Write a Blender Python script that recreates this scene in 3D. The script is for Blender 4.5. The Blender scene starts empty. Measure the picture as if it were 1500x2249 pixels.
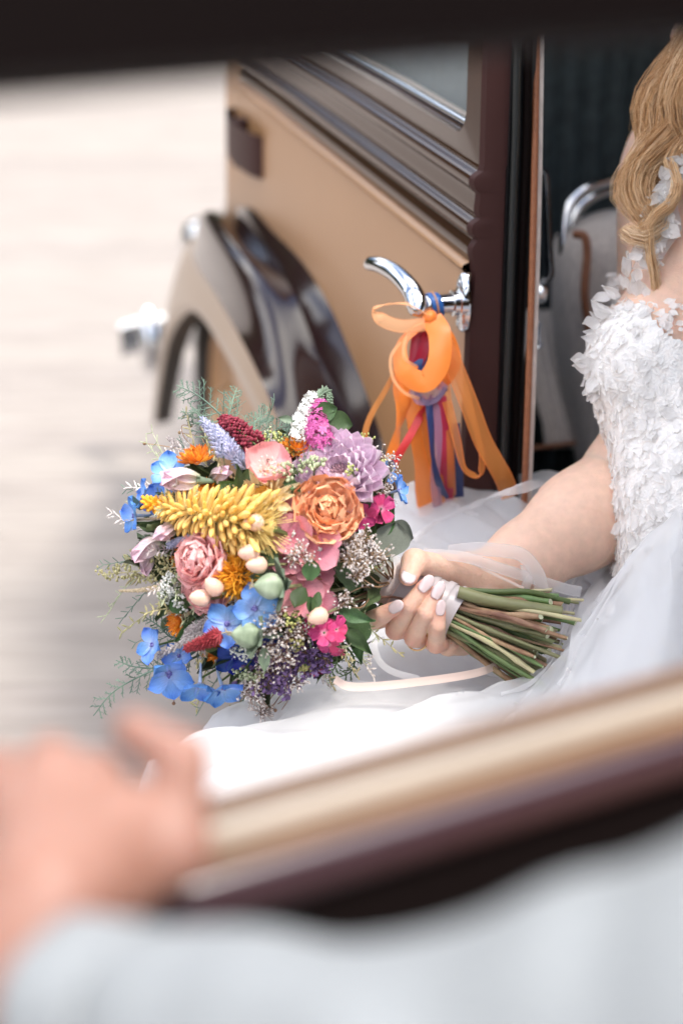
import bpy, math, random
import numpy as np
from mathutils import Vector, Matrix
random.seed(7); rng = np.random.default_rng(7)
scn = bpy.context.scene
R = math.radians

# ---------------------------------------------------------------- camera
CAM_H, PITCH, FPX = 1.41, R(23), 4061.0
cam_d = bpy.data.cameras.new("camera"); cam = bpy.data.objects.new("camera", cam_d)
scn.collection.objects.link(cam); scn.camera = cam
cam.location = (0, 0, CAM_H); cam.rotation_euler = (R(90) - PITCH, 0, 0)
cam_d.sensor_fit = 'VERTICAL'; cam_d.sensor_height = 36; cam_d.sensor_width = 24
cam_d.lens = 65; cam_d.clip_start = .02; cam_d.clip_end = 3000
cam_d.dof.use_dof = True; cam_d.dof.focus_distance = 1.54; cam_d.dof.aperture_fstop = 2.9
cam_d.dof.aperture_blades = 9

# ---------------------------------------------------------------- sky and sun
SUN_EL, SUN_AZ = R(65), R(120)          # azimuth measured from +Y (ahead) towards +X (right)
world = bpy.data.worlds.new("World"); scn.world = world; world.use_nodes = True
wn, wl = world.node_tree.nodes, world.node_tree.links
bg = wn["Background"]
sky = wn.new("ShaderNodeTexSky"); sky.sky_type = 'NISHITA'; sky.sun_disc = False
sky.sun_elevation = SUN_EL; sky.sun_rotation = SUN_AZ; sky.dust_density = 1.2
tc = wn.new("ShaderNodeTexCoord"); mp = wn.new("ShaderNodeMapping"); mp.inputs["Scale"].default_value = (1.6, 1.6, 3.2)
nz = wn.new("ShaderNodeTexNoise"); nz.inputs["Scale"].default_value = 1.7; nz.inputs["Detail"].default_value = 7; nz.inputs["Roughness"].default_value = .55
cr = wn.new("ShaderNodeValToRGB"); cr.color_ramp.elements[0].position = .44; cr.color_ramp.elements[1].position = .61
mx = wn.new("ShaderNodeMix"); mx.data_type = 'RGBA'; mx.inputs[7].default_value = (12.5, 12.0, 11.4, 1)
wl.new(tc.outputs["Generated"], mp.inputs["Vector"]); wl.new(mp.outputs[0], nz.inputs["Vector"]); wl.new(nz.outputs[0], cr.inputs[0])
wl.new(cr.outputs[0], mx.inputs[0]); wl.new(sky.outputs[0], mx.inputs[6]); wl.new(mx.outputs[2], bg.inputs[0])
bg.inputs[1].default_value = .15
sun_d = bpy.data.lights.new("sun", 'SUN'); sun = bpy.data.objects.new("sun", sun_d); scn.collection.objects.link(sun)
sun_d.energy = 1.5; sun_d.angle = R(10); sun_d.color = (1, .95, .88)
sv = Vector((math.sin(SUN_AZ) * math.cos(SUN_EL), math.cos(SUN_AZ) * math.cos(SUN_EL), math.sin(SUN_EL)))
sun.rotation_euler = sv.to_track_quat('Z', 'Y').to_euler()
sun.location = sv * 20

# ---------------------------------------------------------------- exposure and render
scn.view_settings.view_transform = 'Standard'; scn.view_settings.look = 'None'
scn.view_settings.gamma = 1; scn.view_settings.use_curve_mapping = False
scn.view_settings.exposure = 1.40
scn.render.engine = 'CYCLES'
cy = scn.cycles; cy.use_denoising = True; cy.max_bounces = 10; cy.transparent_max_bounces = 24
cy.diffuse_bounces = 4; cy.glossy_bounces = 4; cy.transmission_bounces = 8
cy.caustics_reflective = False; cy.caustics_refractive = False; cy.sample_clamp_indirect = 8

# ---------------------------------------------------------------- geometry helpers
O = np.array([0, 0, CAM_H]); CP, SP = math.cos(PITCH), math.sin(PITCH)
def ray(x, y):
    xc = (x - 750) / FPX; yc = (1124.5 - y) / FPX
    return np.array([xc, CP + yc * SP, yc * CP - SP])
def px(x, y, z): return O + ray(x, y) * z                       # a point seen at (x, y), z metres deep
def pxz(x, y, Z):                                               # the point of that sight line at height Z
    r = ray(x, y); return O + r * ((Z - CAM_H) / r[2])
def topx(P):
    d = np.asarray(P) - O; z = d[1] * CP - d[2] * SP
    return 750 + FPX * d[0] / z, 1124.5 - FPX * (d[1] * SP + d[2] * CP) / z, z
CAMF = np.array([0, CP, -SP]); CAMU = np.array([0, SP, CP]); CAMR = np.array([1., 0, 0])
# car frame: s forward along the flank, w outwards, z up
CA = R(15.2); AX = np.array([-math.sin(CA), math.cos(CA), 0]); NX = np.array([-math.cos(CA), -math.sin(CA), 0])
C0 = px(1040, 590, 1.70).copy(); C0[2] = 0
def car(s, w, z): return C0 + AX * s + NX * w + np.array([0, 0, z])
def side(x, y, w=0.):
    r = ray(x, y); q = C0 + NX * w
    P = O + r * (np.dot(q - O, NX) / np.dot(r, NX))
    return float(np.dot(P - q, AX)), float(P[2])
def carp(x, y, w=0.):
    s, z = side(x, y, w); return car(s, w, z)

def unit(v):
    v = np.asarray(v, float); return v / (np.linalg.norm(v) + 1e-12)
def spline(pts, n):
    P = np.asarray(pts, float)
    if len(P) == 2: return P[0] + (P[1] - P[0]) * np.linspace(0, 1, n)[:, None]
    E = np.vstack([2 * P[0] - P[1], P, 2 * P[-1] - P[-2]])
    out = []
    for t in np.linspace(0, len(P) - 1 - 1e-9, n):
        i = int(t); f = t - i; a, b, c, d = E[i:i + 4]
        out.append(.5 * (2 * b + (c - a) * f + (2 * a - 5 * b + 4 * c - d) * f * f + (3 * b - a - 3 * c + d) * f ** 3))
    return np.array(out)
def frames(P):
    P = np.asarray(P, float); T = np.gradient(P, axis=0); T /= np.linalg.norm(T, axis=1)[:, None] + 1e-12
    u = np.cross(T[0], [0, 0, 1.]);
    if np.linalg.norm(u) < .1: u = np.cross(T[0], [1., 0, 0])
    u = unit(u); U = []
    for t in T:
        u = unit(u - t * np.dot(u, t)); U.append(u)
    U = np.array(U); return T, U, np.cross(T, U)
class MB:
    def __init__(s): s.v = []; s.f = []; s.g = []; s.m = []; s.n = 0
    def add(s, v, f, g=None, m=0):
        v = np.asarray(v, float).reshape(-1, 3); s.v.append(v); s.f += [tuple(i + s.n for i in q) for q in f]; s.m += [m] * len(f)
        s.g.append(np.zeros(len(v)) if g is None else np.asarray(g, float) * np.ones(len(v))); s.n += len(v); return s
    def grid(s, G, g=None, m=0, closed_u=False, closed_v=False, flip=False):
        G = np.asarray(G, float); a, b = G.shape[:2]; f = []
        for i in range(a if closed_u else a - 1):
            for j in range(b if closed_v else b - 1):
                i2, j2 = (i + 1) % a, (j + 1) % b
                q = (i * b + j, i2 * b + j, i2 * b + j2, i * b + j2); f.append(q[::-1] if flip else q)
        return s.add(G.reshape(-1, 3), f, None if g is None else np.asarray(g).reshape(-1), m)
    def tube(s, P, r, n=8, caps=True, g=None, m=0, flat=1.0):
        P = np.asarray(P, float); r = np.ones(len(P)) * r; T, U, V = frames(P)
        th = np.arange(n) * 2 * np.pi / n
        G = P[:, None] + r[:, None, None] * (np.cos(th)[None, :, None] * U[:, None] + flat * np.sin(th)[None, :, None] * V[:, None])
        base = s.n; s.grid(G, None if g is None else np.repeat(np.asarray(g) * np.ones(len(P)), n), m, closed_v=True, flip=True)
        if caps:
            s.f.append(tuple(base + i for i in range(n))); s.m.append(m)
            s.f.append(tuple(base + (len(P) - 1) * n + i for i in range(n))[::-1]); s.m.append(m)
        return s
    def box(s, c, ax, h, m=0, bev=0.):
        c = np.asarray(c, float); A = [np.asarray(a, float) for a in ax]; h = np.asarray(h, float)
        if bev <= 0:
            v = [c + A[0] * h[0] * i + A[1] * h[1] * j + A[2] * h[2] * k for i in (-1, 1) for j in (-1, 1) for k in (-1, 1)]
            return s.add(v, [(0, 1, 3, 2), (4, 6, 7, 5), (0, 4, 5, 1), (2, 3, 7, 6), (0, 2, 6, 4), (1, 5, 7, 3)], None, m)
        rings = []
        for k, e in ((-1, bev), (-1, 0), (1, 0), (1, bev)):
            hz = h[2] * k if e == 0 else h[2] * k
            kk = (h[2] - (bev if e == 0 else 0)) * k
            q = []
            for (i, j, di, dj) in ((-1, -1, 0, 1), (-1, -1, 1, 0), (1, -1, 1, 0), (1, -1, 0, 1), (1, 1, 0, 1), (1, 1, 1, 0), (-1, 1, 1, 0), (-1, 1, 0, 1)):
                x = (h[0] - e - (bev * .6 if di else 0)) * i; y = (h[1] - e - (bev * .6 if dj else 0)) * j
                q.append(c + A[0] * x + A[1] * y + A[2] * kk)
            rings.append(q)
        b = s.n; s.grid(rings, None, m, closed_v=True); s.f += [tuple(b + i for i in range(8))[::-1], tuple(b + 24 + i for i in range(8))]; s.m += [m, m]
        return s
    def lathe(s, c, axis, prof, n=16, m=0, u0=None):
        ax = unit(axis); u = unit(np.cross(ax, [.31, .2, .93] if u0 is None else u0)); v = np.cross(ax, u); th = np.arange(n) * 2 * np.pi / n
        G = [[np.asarray(c) + ax * h + r * (math.cos(t) * u + math.sin(t) * v) for t in th] for h, r in prof]
        return s.grid(G, None, m, closed_v=True, flip=True)
    def mesh(s, name, mats, smooth=True, sharp=True):
        me = bpy.data.meshes.new(name); V = np.concatenate(s.v) if s.v else np.zeros((0, 3))
        me.from_pydata(V.tolist(), [], s.f)
        for mt in (mats if isinstance(mats, (list, tuple)) else [mats]): me.materials.append(MT[mt] if isinstance(mt, str) else mt)
        g = np.concatenate(s.g)
        if np.any(g): me.attributes.new("g", 'FLOAT', 'POINT').data.foreach_set("value", g.astype(np.float32))
        me.polygons.foreach_set("use_smooth", [smooth] * len(me.polygons))
        if any(s.m): me.polygons.foreach_set("material_index", s.m)
        me.update()
        if smooth and sharp: me.set_sharp_from_angle(angle=R(50))
        return me

LOC = {}
def link(o, parent=None):
    scn.collection.objects.link(o)
    if parent is not None: o.parent = parent
    return o
def tag(o, label=None, cat=None, group=None, kind=None):
    for k, v in (("label", label), ("category", cat), ("group", group), ("kind", kind)):
        if v: o[k] = v
    return o
def root(name, loc, label, cat, group=None):
    o = bpy.data.objects.new(name, None); o.location = loc; o.empty_display_size = .05; link(o); LOC[o.name] = np.array(loc, float)
    return tag(o, label, cat, group)
def base(o):
    while o.parent is not None: o = o.parent
    return LOC.get(o.name, np.zeros(3))
def put(name, mb, mats, parent=None, smooth=True, mod=None):
    me = mb.mesh(name, mats, smooth); o = link(bpy.data.objects.new(name, me), parent)
    if parent is not None:
        b = base(parent)
        if np.any(b): me.transform(Matrix.Translation(Vector(-b)))
    if mod == 'bevel':
        m = o.modifiers.new('b', 'BEVEL'); m.width = .002; m.segments = 2; m.limit_method = 'ANGLE'
    elif mod == 'sub':
        m = o.modifiers.new('s', 'SUBSURF'); m.levels = 1; m.render_levels = 1
    elif isinstance(mod, float):
        m = o.modifiers.new('s', 'SOLIDIFY'); m.thickness = mod; m.offset = 0
    return o
def inst(name, me, M, parent):
    o = link(bpy.data.objects.new(name, me), parent); b = base(parent)
    o.matrix_basis = Matrix.Translation(Vector(-b)) @ M; return o
def holder(name, parent):
    o = bpy.data.objects.new(name, None); o.empty_display_size = .01; return link(o, parent)
def mtx(c, y, z, s=1., sx=None):
    y = unit(y); z = np.asarray(z, float); z = z - y * np.dot(z, y)
    if np.linalg.norm(z) < 1e-6: z = np.cross(y, [.3, .5, .8])
    z = unit(z); x = np.cross(y, z); sx = s if sx is None else sx
    return Matrix(((x[0] * sx, y[0] * s, z[0] * s, c[0]), (x[1] * sx, y[1] * s, z[1] * s, c[1]), (x[2] * sx, y[2] * s, z[2] * s, c[2]), (0, 0, 0, 1)))

# ---------------------------------------------------------------- materials
MT = {}
def mat(name, c, rough=.6, c2=None, var=0., nscale=40., metal=0., coat=0., bump=0., bscale=None, sss=0., spec=.5, trans=0., alpha=1., stretch=None,
        attr=None, transl=0., rnd=0., coat_rough=.03, sheen=0., det=4.):
    m = bpy.data.materials.new(name); m.use_nodes = True; nt = m.node_tree; N, L = nt.nodes, nt.links; b = N["Principled BSDF"]; out = N["Material Output"]
    b.inputs["Roughness"].default_value = rough; b.inputs["Metallic"].default_value = metal; b.inputs["Coat Weight"].default_value = coat
    b.inputs["Coat Roughness"].default_value = coat_rough; b.inputs["Specular IOR Level"].default_value = spec; b.inputs["Transmission Weight"].default_value = trans
    if sss:
        b.inputs["Subsurface Weight"].default_value = sss; b.inputs["Subsurface Radius"].default_value = (1, .35, .2); b.inputs["Subsurface Scale"].default_value = .006
    if sheen: b.inputs["Sheen Weight"].default_value = sheen
    col = None; rgb = lambda q: (*q, 1)
    tcn = N.new("ShaderNodeTexCoord"); vec = tcn.outputs["Object"]
    if stretch:
        mpn = N.new("ShaderNodeMapping"); mpn.inputs["Scale"].default_value = stretch; L.new(vec, mpn.inputs[0]); vec = mpn.outputs[0]
    nzn = N.new("ShaderNodeTexNoise"); nzn.inputs["Scale"].default_value = nscale; nzn.inputs["Detail"].default_value = det; L.new(vec, nzn.inputs["Vector"])
    if attr:                                   # pigment that changes from the base of a petal to its tip
        at = N.new("ShaderNodeAttribute"); at.attribute_name = "g"
        rp = N.new("ShaderNodeValToRGB"); e = rp.color_ramp.elements
        e[0].position, e[0].color = attr[0][0], rgb(attr[0][1]); e[1].position, e[1].color = attr[-1][0], rgb(attr[-1][1])
        for q in attr[1:-1]:
            k = e.new(q[0]); k.color = rgb(q[1])
        L.new(at.outputs["Fac"], rp.inputs[0]); col = rp.outputs[0]
    elif c2 is not None:
        mr = N.new("ShaderNodeMapRange"); mr.inputs[1].default_value = .35; mr.inputs[2].default_value = .65; L.new(nzn.outputs[0], mr.inputs[0])
        mxn = N.new("ShaderNodeMix"); mxn.data_type = 'RGBA'; mxn.inputs[6].default_value = rgb(c); mxn.inputs[7].default_value = rgb(c2)
        L.new(mr.outputs[0], mxn.inputs[0]); col = mxn.outputs[2]
    if var or rnd:
        hs = N.new("ShaderNodeHueSaturation")
        if col is None: hs.inputs["Color"].default_value = rgb(c)
        else: L.new(col, hs.inputs["Color"])
        if var:
            mr2 = N.new("ShaderNodeMapRange"); mr2.inputs[1].default_value = .3; mr2.inputs[2].default_value = .7; mr2.inputs[3].default_value = 1 - var; mr2.inputs[4].default_value = 1 + var
            L.new(nzn.outputs[0], mr2.inputs[0]); val = mr2.outputs[0]
        if rnd:
            oi = N.new("ShaderNodeObjectInfo"); mr3 = N.new("ShaderNodeMapRange"); mr3.inputs[3].default_value = 1 - rnd; mr3.inputs[4].default_value = 1 + rnd; L.new(oi.outputs["Random"], mr3.inputs[0])
            if var:
                mu = N.new("ShaderNodeMath"); mu.operation = 'MULTIPLY'; L.new(val, mu.inputs[0]); L.new(mr3.outputs[0], mu.inputs[1]); val = mu.outputs[0]
            else: val = mr3.outputs[0]
            mr4 = N.new("ShaderNodeMapRange"); mr4.inputs[3].default_value = .5 - rnd * .07; mr4.inputs[4].default_value = .5 + rnd * .07; L.new(oi.outputs["Random"], mr4.inputs[0]); L.new(mr4.outputs[0], hs.inputs["Hue"])
        L.new(val, hs.inputs["Value"]); col = hs.outputs[0]
    if col is None: b.inputs["Base Color"].default_value = rgb(c)
    else: L.new(col, b.inputs["Base Color"])
    if bump:
        bn = N.new("ShaderNodeBump"); bn.inputs["Strength"].default_value = bump; bn.inputs["Distance"].default_value = .002
        if bscale:
            n2 = N.new("ShaderNodeTexNoise"); n2.inputs["Scale"].default_value = bscale; n2.inputs["Detail"].default_value = 5; L.new(vec, n2.inputs["Vector"]); L.new(n2.outputs[0], bn.inputs["Height"])
        else: L.new(nzn.outputs[0], bn.inputs["Height"])
        L.new(bn.outputs[0], b.inputs["Normal"])
    surf = b.outputs[0]
    if transl:
        tn = N.new("ShaderNodeBsdfTranslucent"); ms = N.new("ShaderNodeMixShader"); ms.inputs[0].default_value = transl
        if col is None: tn.inputs[0].default_value = rgb(c)
        else: L.new(col, tn.inputs[0])
        L.new(surf, ms.inputs[1]); L.new(tn.outputs[0], ms.inputs[2]); surf = ms.outputs[0]
    if alpha < 1:
        tp = N.new("ShaderNodeBsdfTransparent"); ms = N.new("ShaderNodeMixShader"); ms.inputs[0].default_value = alpha
        L.new(tp.outputs[0], ms.inputs[1]); L.new(surf, ms.inputs[2]); surf = ms.outputs[0]
    L.new(surf, out.inputs[0]); MT[name] = m; return m

mat("plank", (.270, .234, .204), .6, (.315, .276, .243), .05, 5, stretch=(1, 9, 9), bump=.15, rnd=.05)
mat("ground", (.26, .225, .195), .8, var=.1, nscale=3)
mat("tan_paint", (.36, .190, .086), .38, var=.05, nscale=2.5, coat=.2, coat_rough=.16, spec=.35)
mat("maroon_paint", (.022, .010, .010), .12, spec=.3, coat=.10, coat_rough=.02)
mat("dark_maroon", (.005, .0028, .0025), .7, spec=.06)
mat("door_maroon", (.040, .017, .009), .13, spec=.24, coat=.06)
mat("black_trim", (.010, .010, .011), .5, var=.2)
mat("rubber", (.012, .014, .014), .45)
mat("chrome", (.62, .63, .65), .10, metal=1., var=.02)
mat("leather_piping", (.27, .10, .045), .5, var=.15, nscale=200, bump=.2)
mat("grey_fabric", (.58, .51, .46), .9, var=.16, nscale=260, stretch=(1, 1, .25), bump=.4, sheen=.2)
mat("interior_cloth", (.035, .045, .047), .9, var=.25, nscale=60)
mat("cream_paint", (.62, .50, .38), .3, coat=.6, var=.04, nscale=6)
mat("tyre", (.03, .027, .025), .8, var=.2)
mat("wheel_paint", (.45, .24, .10), .3, coat=.5)
mat("glass", (.9, .95, .93), .02, alpha=.22, spec=.8)
mat("mauve_lacquer", (.060, .030, .036), .22, coat=1., coat_rough=.12)
mat("cream_tan", (.25, .155, .083), .3, coat=.25, coat_rough=.08, var=.03, nscale=4)
mat("rubber_brown", (.045, .035, .028), .7, var=.2, nscale=30)
mat("tan_trim", (.215, .115, .06), .45, var=.08, nscale=30)
mat("sill_cream", (.40, .325, .25), .35, coat=.5, var=.06, nscale=12)
mat("black_gloss", (.012, .013, .015), .2, coat=.6)
mat("hinge_maroon", (.045, .018, .016), .5, spec=.2)
mat("slot_grey", (.13, .105, .09), .7)
# ================================================================ ground
ZUP = np.array([0, 0, 1.])
g = MB(); g.add([(-400, -400, -.02), (400, -400, -.02), (400, 1500, -.02), (-400, 1500, -.02)], [(0, 1, 2, 3)])
tag(put("ground", g, "ground"), kind="structure")
deck = bpy.data.objects.new("pavement", None); link(deck); tag(deck, "pale wooden boards of the ground beside the car", kind="structure"); LOC["pavement"] = np.zeros(3)
bd = MB(); bd.box((0, 0, -.012), np.eye(3), (30, .0725, .012), bev=.003); bme = bd.mesh("plank", "plank")
for i in range(150):
    y = -2.0 + i * .1466
    inst("plank", bme, Matrix.Translation(((i * 37 % 11) * .5 - 12.5, y, random.uniform(-.0012, .0012))), deck)

# ================================================================ the car
CAR = root("vintage_car", tuple(car(0, -.7, 0)), "tan and maroon vintage car with its rear door standing open", "car")
def sweep(mb, prof, s0, s1, n=2, m=0, taper=None):
    S = np.linspace(s0, s1, n); G = [[car(s, w + (taper(s) if taper else 0), z) for (w, z) in prof] for s in S]
    return mb.grid(G, None, m)
bend = lambda s: -.03 * max(0., s - .75) ** 2        # the flank draws in towards the bonnet
# --- front door
DR = holder("front_door", CAR)
sE = .008
tanp = [(-.012, .30), (0, .36), (.004, .55), (.006, .75), (.004, .90), (0, .945)]
sweep(MB(), tanp, 0, 0)
m1 = MB(); sweep(m1, tanp, sE, 1.0, 24, taper=bend); put("lower_panel", m1, "tan_paint", DR)
# thin belt moulding, then maroon panel with two raised ribs, up to the window
m2 = MB(); sweep(m2, [(0, .945), (.007, .947), (.009, .9505), (.007, .954), (.001, .956)], sE, 1.0, 24, taper=bend); put("belt_moulding", m2, "tan_paint", DR)
def rib(z, h=.010, d=.006): return [(.0 - .02 * (z - .95), z - h), (d * .55 - .02 * (z - .95), z - h * .72), (d - .02 * (z - .95), z - h * .1), (d * .8 - .02 * (z - .95), z + h * .5), (-.02 * (z - .95) - .002, z + h)]
prof = [(.001, .956), (.004, .965), (.003, .972)] + rib(.988) + [(-.001, 1.004), (-.002, 1.016)] + rib(1.031) + [(-.004, 1.043), (-.005, 1.046)]
m3 = MB(); G = [[car(s, w + bend(s), z) for (w, z) in spline([(a, b, 0) for a, b in prof], 70)[:, :2]] for s in np.linspace(sE, 1.0, 30)]
m3.grid(G); put("upper_panel", m3, "door_maroon", DR)
# window surround with rounded lower corner, glass
pil = MB(); outer, inner = [], []
for t in np.linspace(0, 1, 14):
    th = t * math.pi / 2; cx, cz, r = .085, 1.094, .028
    inner.append((cx - r * math.cos(th) - 0.022, cz - r * math.sin(th)))
inner = [(inner[0][0], 1.40)] + [(inner[0][0], 1.20)] + inner + [(.5, 1.066), (.98, 1.066)]
outer = [(sE, 1.40), (sE, 1.20)] + [(sE, 1.094 - .049 * i / 6) for i in range(7)] + [(sE + .011 * (i - 6), 1.045) for i in range(7, 14)] + [(.5, 1.045), (.98, 1.045)]
wz = lambda z: -.005 - .5 * max(0, z - 1.20)
L0 = [car(s, wz(z), z) for s, z in outer]; L1 = [car(s, wz(z) + .004, z) for s, z in inner]; L2 = [car(s + .003, wz(z) - .002, z + .002) for s, z in inner]; L3 = [car(s + .004, wz(z) - .02, z + .004) for s, z in inner]
pil.grid([L0, L1, L2, L3]); put("window_frame", pil, "door_maroon", DR)
lin = MB(); Lq = [car(s + .006, wz(z) - .008, z + .006) for s, z in inner]; lin.tube(spline(Lq, 90), .0035, 8); put("window_seal", lin, "chrome", DR)
gl = MB(); gl.add([car(.02, -.018, 1.06), car(1.0, -.018, 1.06), car(1.0, -.14, 1.42), car(.02, -.14, 1.42)], [(0, 1, 2, 3)]); put("window_pane", gl, "glass", DR)
ledge = MB(); sweep(ledge, [(-.012, 1.0685), (-.026, 1.070), (-.040, 1.066), (-.046, 1.05)], .012, 1.0, 2); put("window_ledge", ledge, "cream_paint", DR)
card = MB(); sweep(card, [(-.044, .3), (-.046, .6), (-.046, 1.05)], .012, 1.0, 2); put("door_card", card, "interior_cloth", DR)
# rear edge of the door: its profile shows the ribs in outline
ed = MB(); pe = np.vstack([np.array(tanp), spline([(a, b, 0) for a, b in prof], 40)[1:, :2], [(wz(1.1), 1.1), (wz(1.2), 1.2), (wz(1.4), 1.4)]])
G = [[car(sE, w, z) for w, z in pe], [car(sE - .006, w - .003, z) for w, z in pe], [car(sE - .008, w - .012, z) for w, z in pe], [car(sE - .008, min(-.028, w - .024), z) for w, z in pe]]
ed.grid(G); put("door_edge", ed, "hinge_maroon", DR)
# hinge
hg = MB(); c = carp(529, 313, .012); hs = side(529, 313, .012)[0]; hz = c[2]
th = np.linspace(-.35, math.pi + .35, 14)
G = [[car(hs + .105 * math.cos(t) * 1.0, .004 + .020 * math.sin(t) + bend(hs), z) for t in th] for z in (hz - .029, hz - .027, hz + .027, hz + .029)]
hg.grid(G); hg.lathe(car(hs, .012 + bend(hs), hz - .033), ZUP, [(0, 0), (0, .012), (.066, .012), (.066, 0)], 14); put("door_hinge", hg, "hinge_maroon", DR)
# --- handle
HD = holder("door_handle", DR)
hc = carp(1019, 664, .006); hc_s = side(1019, 664, .006)[0]; hc_z = hc[2]
esc = MB(); pr = []
for k in range(40):
    t = k / 40 * 2 * math.pi; a_, b_ = .0125, .0275
    pr.append((math.copysign(abs(math.cos(t)) ** .9, math.cos(t)) * a_ * (1 - .25 * abs(math.sin(t)) ** 3), math.sin(t) * b_))
rows = [[car(hc_s + x * k, .004 + w, hc_z + z * k) for x, z in pr] for k, w in ((1.06, 0), (1.06, .003), (1.0, .0055), (.92, .007), (.02, .0085))]
esc.grid(rows, closed_v=True); escp = put("escutcheon", esc, "chrome", DR); escp.parent = DR
for dz in (.019, -.019):
    sc = MB(); sc.lathe(car(hc_s, .0105, hc_z + dz), NX, [(0, .0042), (.0015, .004), (.0022, .0028), (.001, .0012), (.001, 0)], 12); put("screw", sc, "chrome", DR)
sh = MB(); sh.lathe(car(hc_s, .006, hc_z), NX, [(0, .0145), (.006, .0140), (.007, .0125), (.012, .0122), (.013, .0095), (.030, .0085), (.046, .0095), (.052, .006), (.053, 0)], 24)
put("handle_shank", sh, "chrome", DR)
# lever, from the shank end up and forward to a flat rounded tip
hub = car(hc_s, .046, hc_z)
hz_ = topx(hub)[2]
LV = spline([px(912, 692, hz_ - .012), px(916, 672, hz_ - .008), px(905, 640, hz_ + .0), px(872, 603, hz_ + .028), px(836, 583, hz_ + .055), px(806, 578, hz_ + .082)], 40)
lv = MB(); T, U, V = frames(LV); rr = np.interp(np.linspace(0, 1, 40), [0, .04, .2, .45, .8, .97, 1], [.003, .0075, .0100, .0092, .0076, .0066, .003])
th = np.arange(16) * 2 * np.pi / 16
side_d = unit(np.cross(T[20], CAMF)); G = []
for i in range(40):
    u = unit(CAMF - T[i] * np.dot(CAMF, T[i])); v = np.cross(T[i], u)
    G.append([LV[i] + rr[i] * (1.05 * math.copysign(abs(math.cos(t)) ** .8, math.cos(t)) * u * .8 + math.copysign(abs(math.sin(t)) ** .8, math.sin(t)) * v) for t in th])
lv.grid(G, closed_v=True, flip=True); lv.f += [tuple(range(16)), tuple(range(39 * 16, 40 * 16))[::-1]]; lv.m += [0, 0]
lv.tube(spline([hub - NX * .006, hub, (LV[6] + LV[9]) / 2], 8), [.0098, .0098, .0096, .0094, .0092, .009, .0085, .007], 16)
put("handle_lever", lv, "chrome", DR)
bpy.data.objects.remove(HD)
# --- door pillar behind the front door, seals, piping, trim
pl = MB(); sweep(pl, [(-.05, .2), (-.05, 1.4), (-.052, 1.4), (-.22, 1.4)], -.0, .03, 2)
pp = [(-.029, -.004), (-.029, .0025), (-.054, .003), (-.056, .014)]
pl2 = MB(); pl2.grid([[car(q, w - .5 * max(0, z - 1.20), z) for z in (.2, .7, 1.05, 1.20, 1.26, 1.42)] for w, q in pp]); put("pillar", pl2, "black_trim", CAR)
sl = MB(); sl.tube(spline([car(-.003, -.035 - .5 * max(0, z - 1.20), z) for z in (.2, .7, 1.05, 1.20, 1.26, 1.42)], 20), .0042, 10); put("door_seal", sl, "rubber", CAR)
sl = MB(); sl.tube(spline([car(-.002, -.046 - .5 * max(0, z - 1.20), z) for z in (.2, .7, 1.05, 1.20, 1.26, 1.42)], 20), .0040, 10); put("door_seal", sl, "dark_maroon", CAR)
pp_ = [px(1178, 60, 1.64), px(1173, 400, 1.675), px(1165, 700, 1.71), px(1153, 1040, 1.755), px(1147, 1200, 1.78)]
pi = MB(); pi.tube(spline(pp_, 30), .0032, 10); put("piping", pi, "leather_piping", CAR)
tr = MB(); q = spline(pp_, 30); tr.grid([q + CAMR * .0030 + CAMF * .005, q + CAMR * .0045 + CAMF * .0045, q + CAMR * .0075 + CAMF * .006, q + CAMR * .0085 + CAMF * .03]); put("pillar_trim", tr, "grey_fabric", CAR)
# --- body shell: roof, far side, front bulkhead, floor, rear
rf = MB(); rf.box(car(-.55, -.72, 1.455), (AX, NX, ZUP), (1.55, .58, .03), bev=.012); put("roof", rf, "dark_maroon", CAR)
rf = MB(); rf.box(car(-.45, -.71, 1.417), (AX, NX, ZUP), (1.40, .56, .004)); put("headliner", rf, "interior_cloth", CAR)
fs = MB(); fs.box(car(-.55, -1.42, .66), (AX, NX, ZUP), (1.55, .02, .40)); put("far_side_panel", fs, "tan_paint", CAR)
for s_ in (-2.05, -.95, .02, .98):
    q = MB(); q.box(car(s_, -1.42, 1.24), (AX, NX, ZUP), (.045, .02, .18)); put("far_pillar", q, "maroon_paint", CAR)
for a_, b_ in ((-2.0, -1.0), (-.9, -.03), (.07, .93)):
    q = MB(); q.box(car((a_ + b_) / 2, -1.42, 1.24), (AX, NX, ZUP), ((b_ - a_) / 2, .003, .178)); put("far_window", q, "glass", CAR)
fl = MB(); fl.box(car(-.45, -.72, .32), (AX, NX, ZUP), (1.5, .67, .012)); put("floor_pan", fl, "black_trim", CAR)
fb = MB(); fb.box(car(1.08, -.72, .72), (AX, NX, ZUP), (.015, .67, .34)); put("bulkhead", fb, "interior_cloth", CAR)
rb = MB(); rb.box(car(-2.08, -.72, .9), (AX, NX, ZUP), (.02, .70, .52)); put("rear_panel", rb, "tan_paint", CAR)
rq = MB(); rq.box(car(-1.49, -.035, .68), (AX, NX, ZUP), (.57, .03, .38), bev=.008); put("rear_quarter", rq, "tan_paint", CAR)
rq = MB(); rq.box(car(-1.49, -.095, 1.24), (AX, unit(NX - ZUP * .3), unit(ZUP + NX * -.34)), (.57, .02, .19)); put("rear_quarter_upper", rq, "maroon_paint", CAR)
ss = MB(); ss.box(car(-.45, -.045, .33), (AX, NX, ZUP), (1.5, .04, .05), bev=.01); put("door_sill", ss, "maroon_paint", CAR)
ws = MB(); ws.add([car(1.06, -.06, 1.05), car(1.06, -1.38, 1.05), car(.88, -1.38, 1.42), car(.88, -.06, 1.42)], [(0, 1, 2, 3)]); put("windscreen", ws, "glass", CAR)
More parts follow.
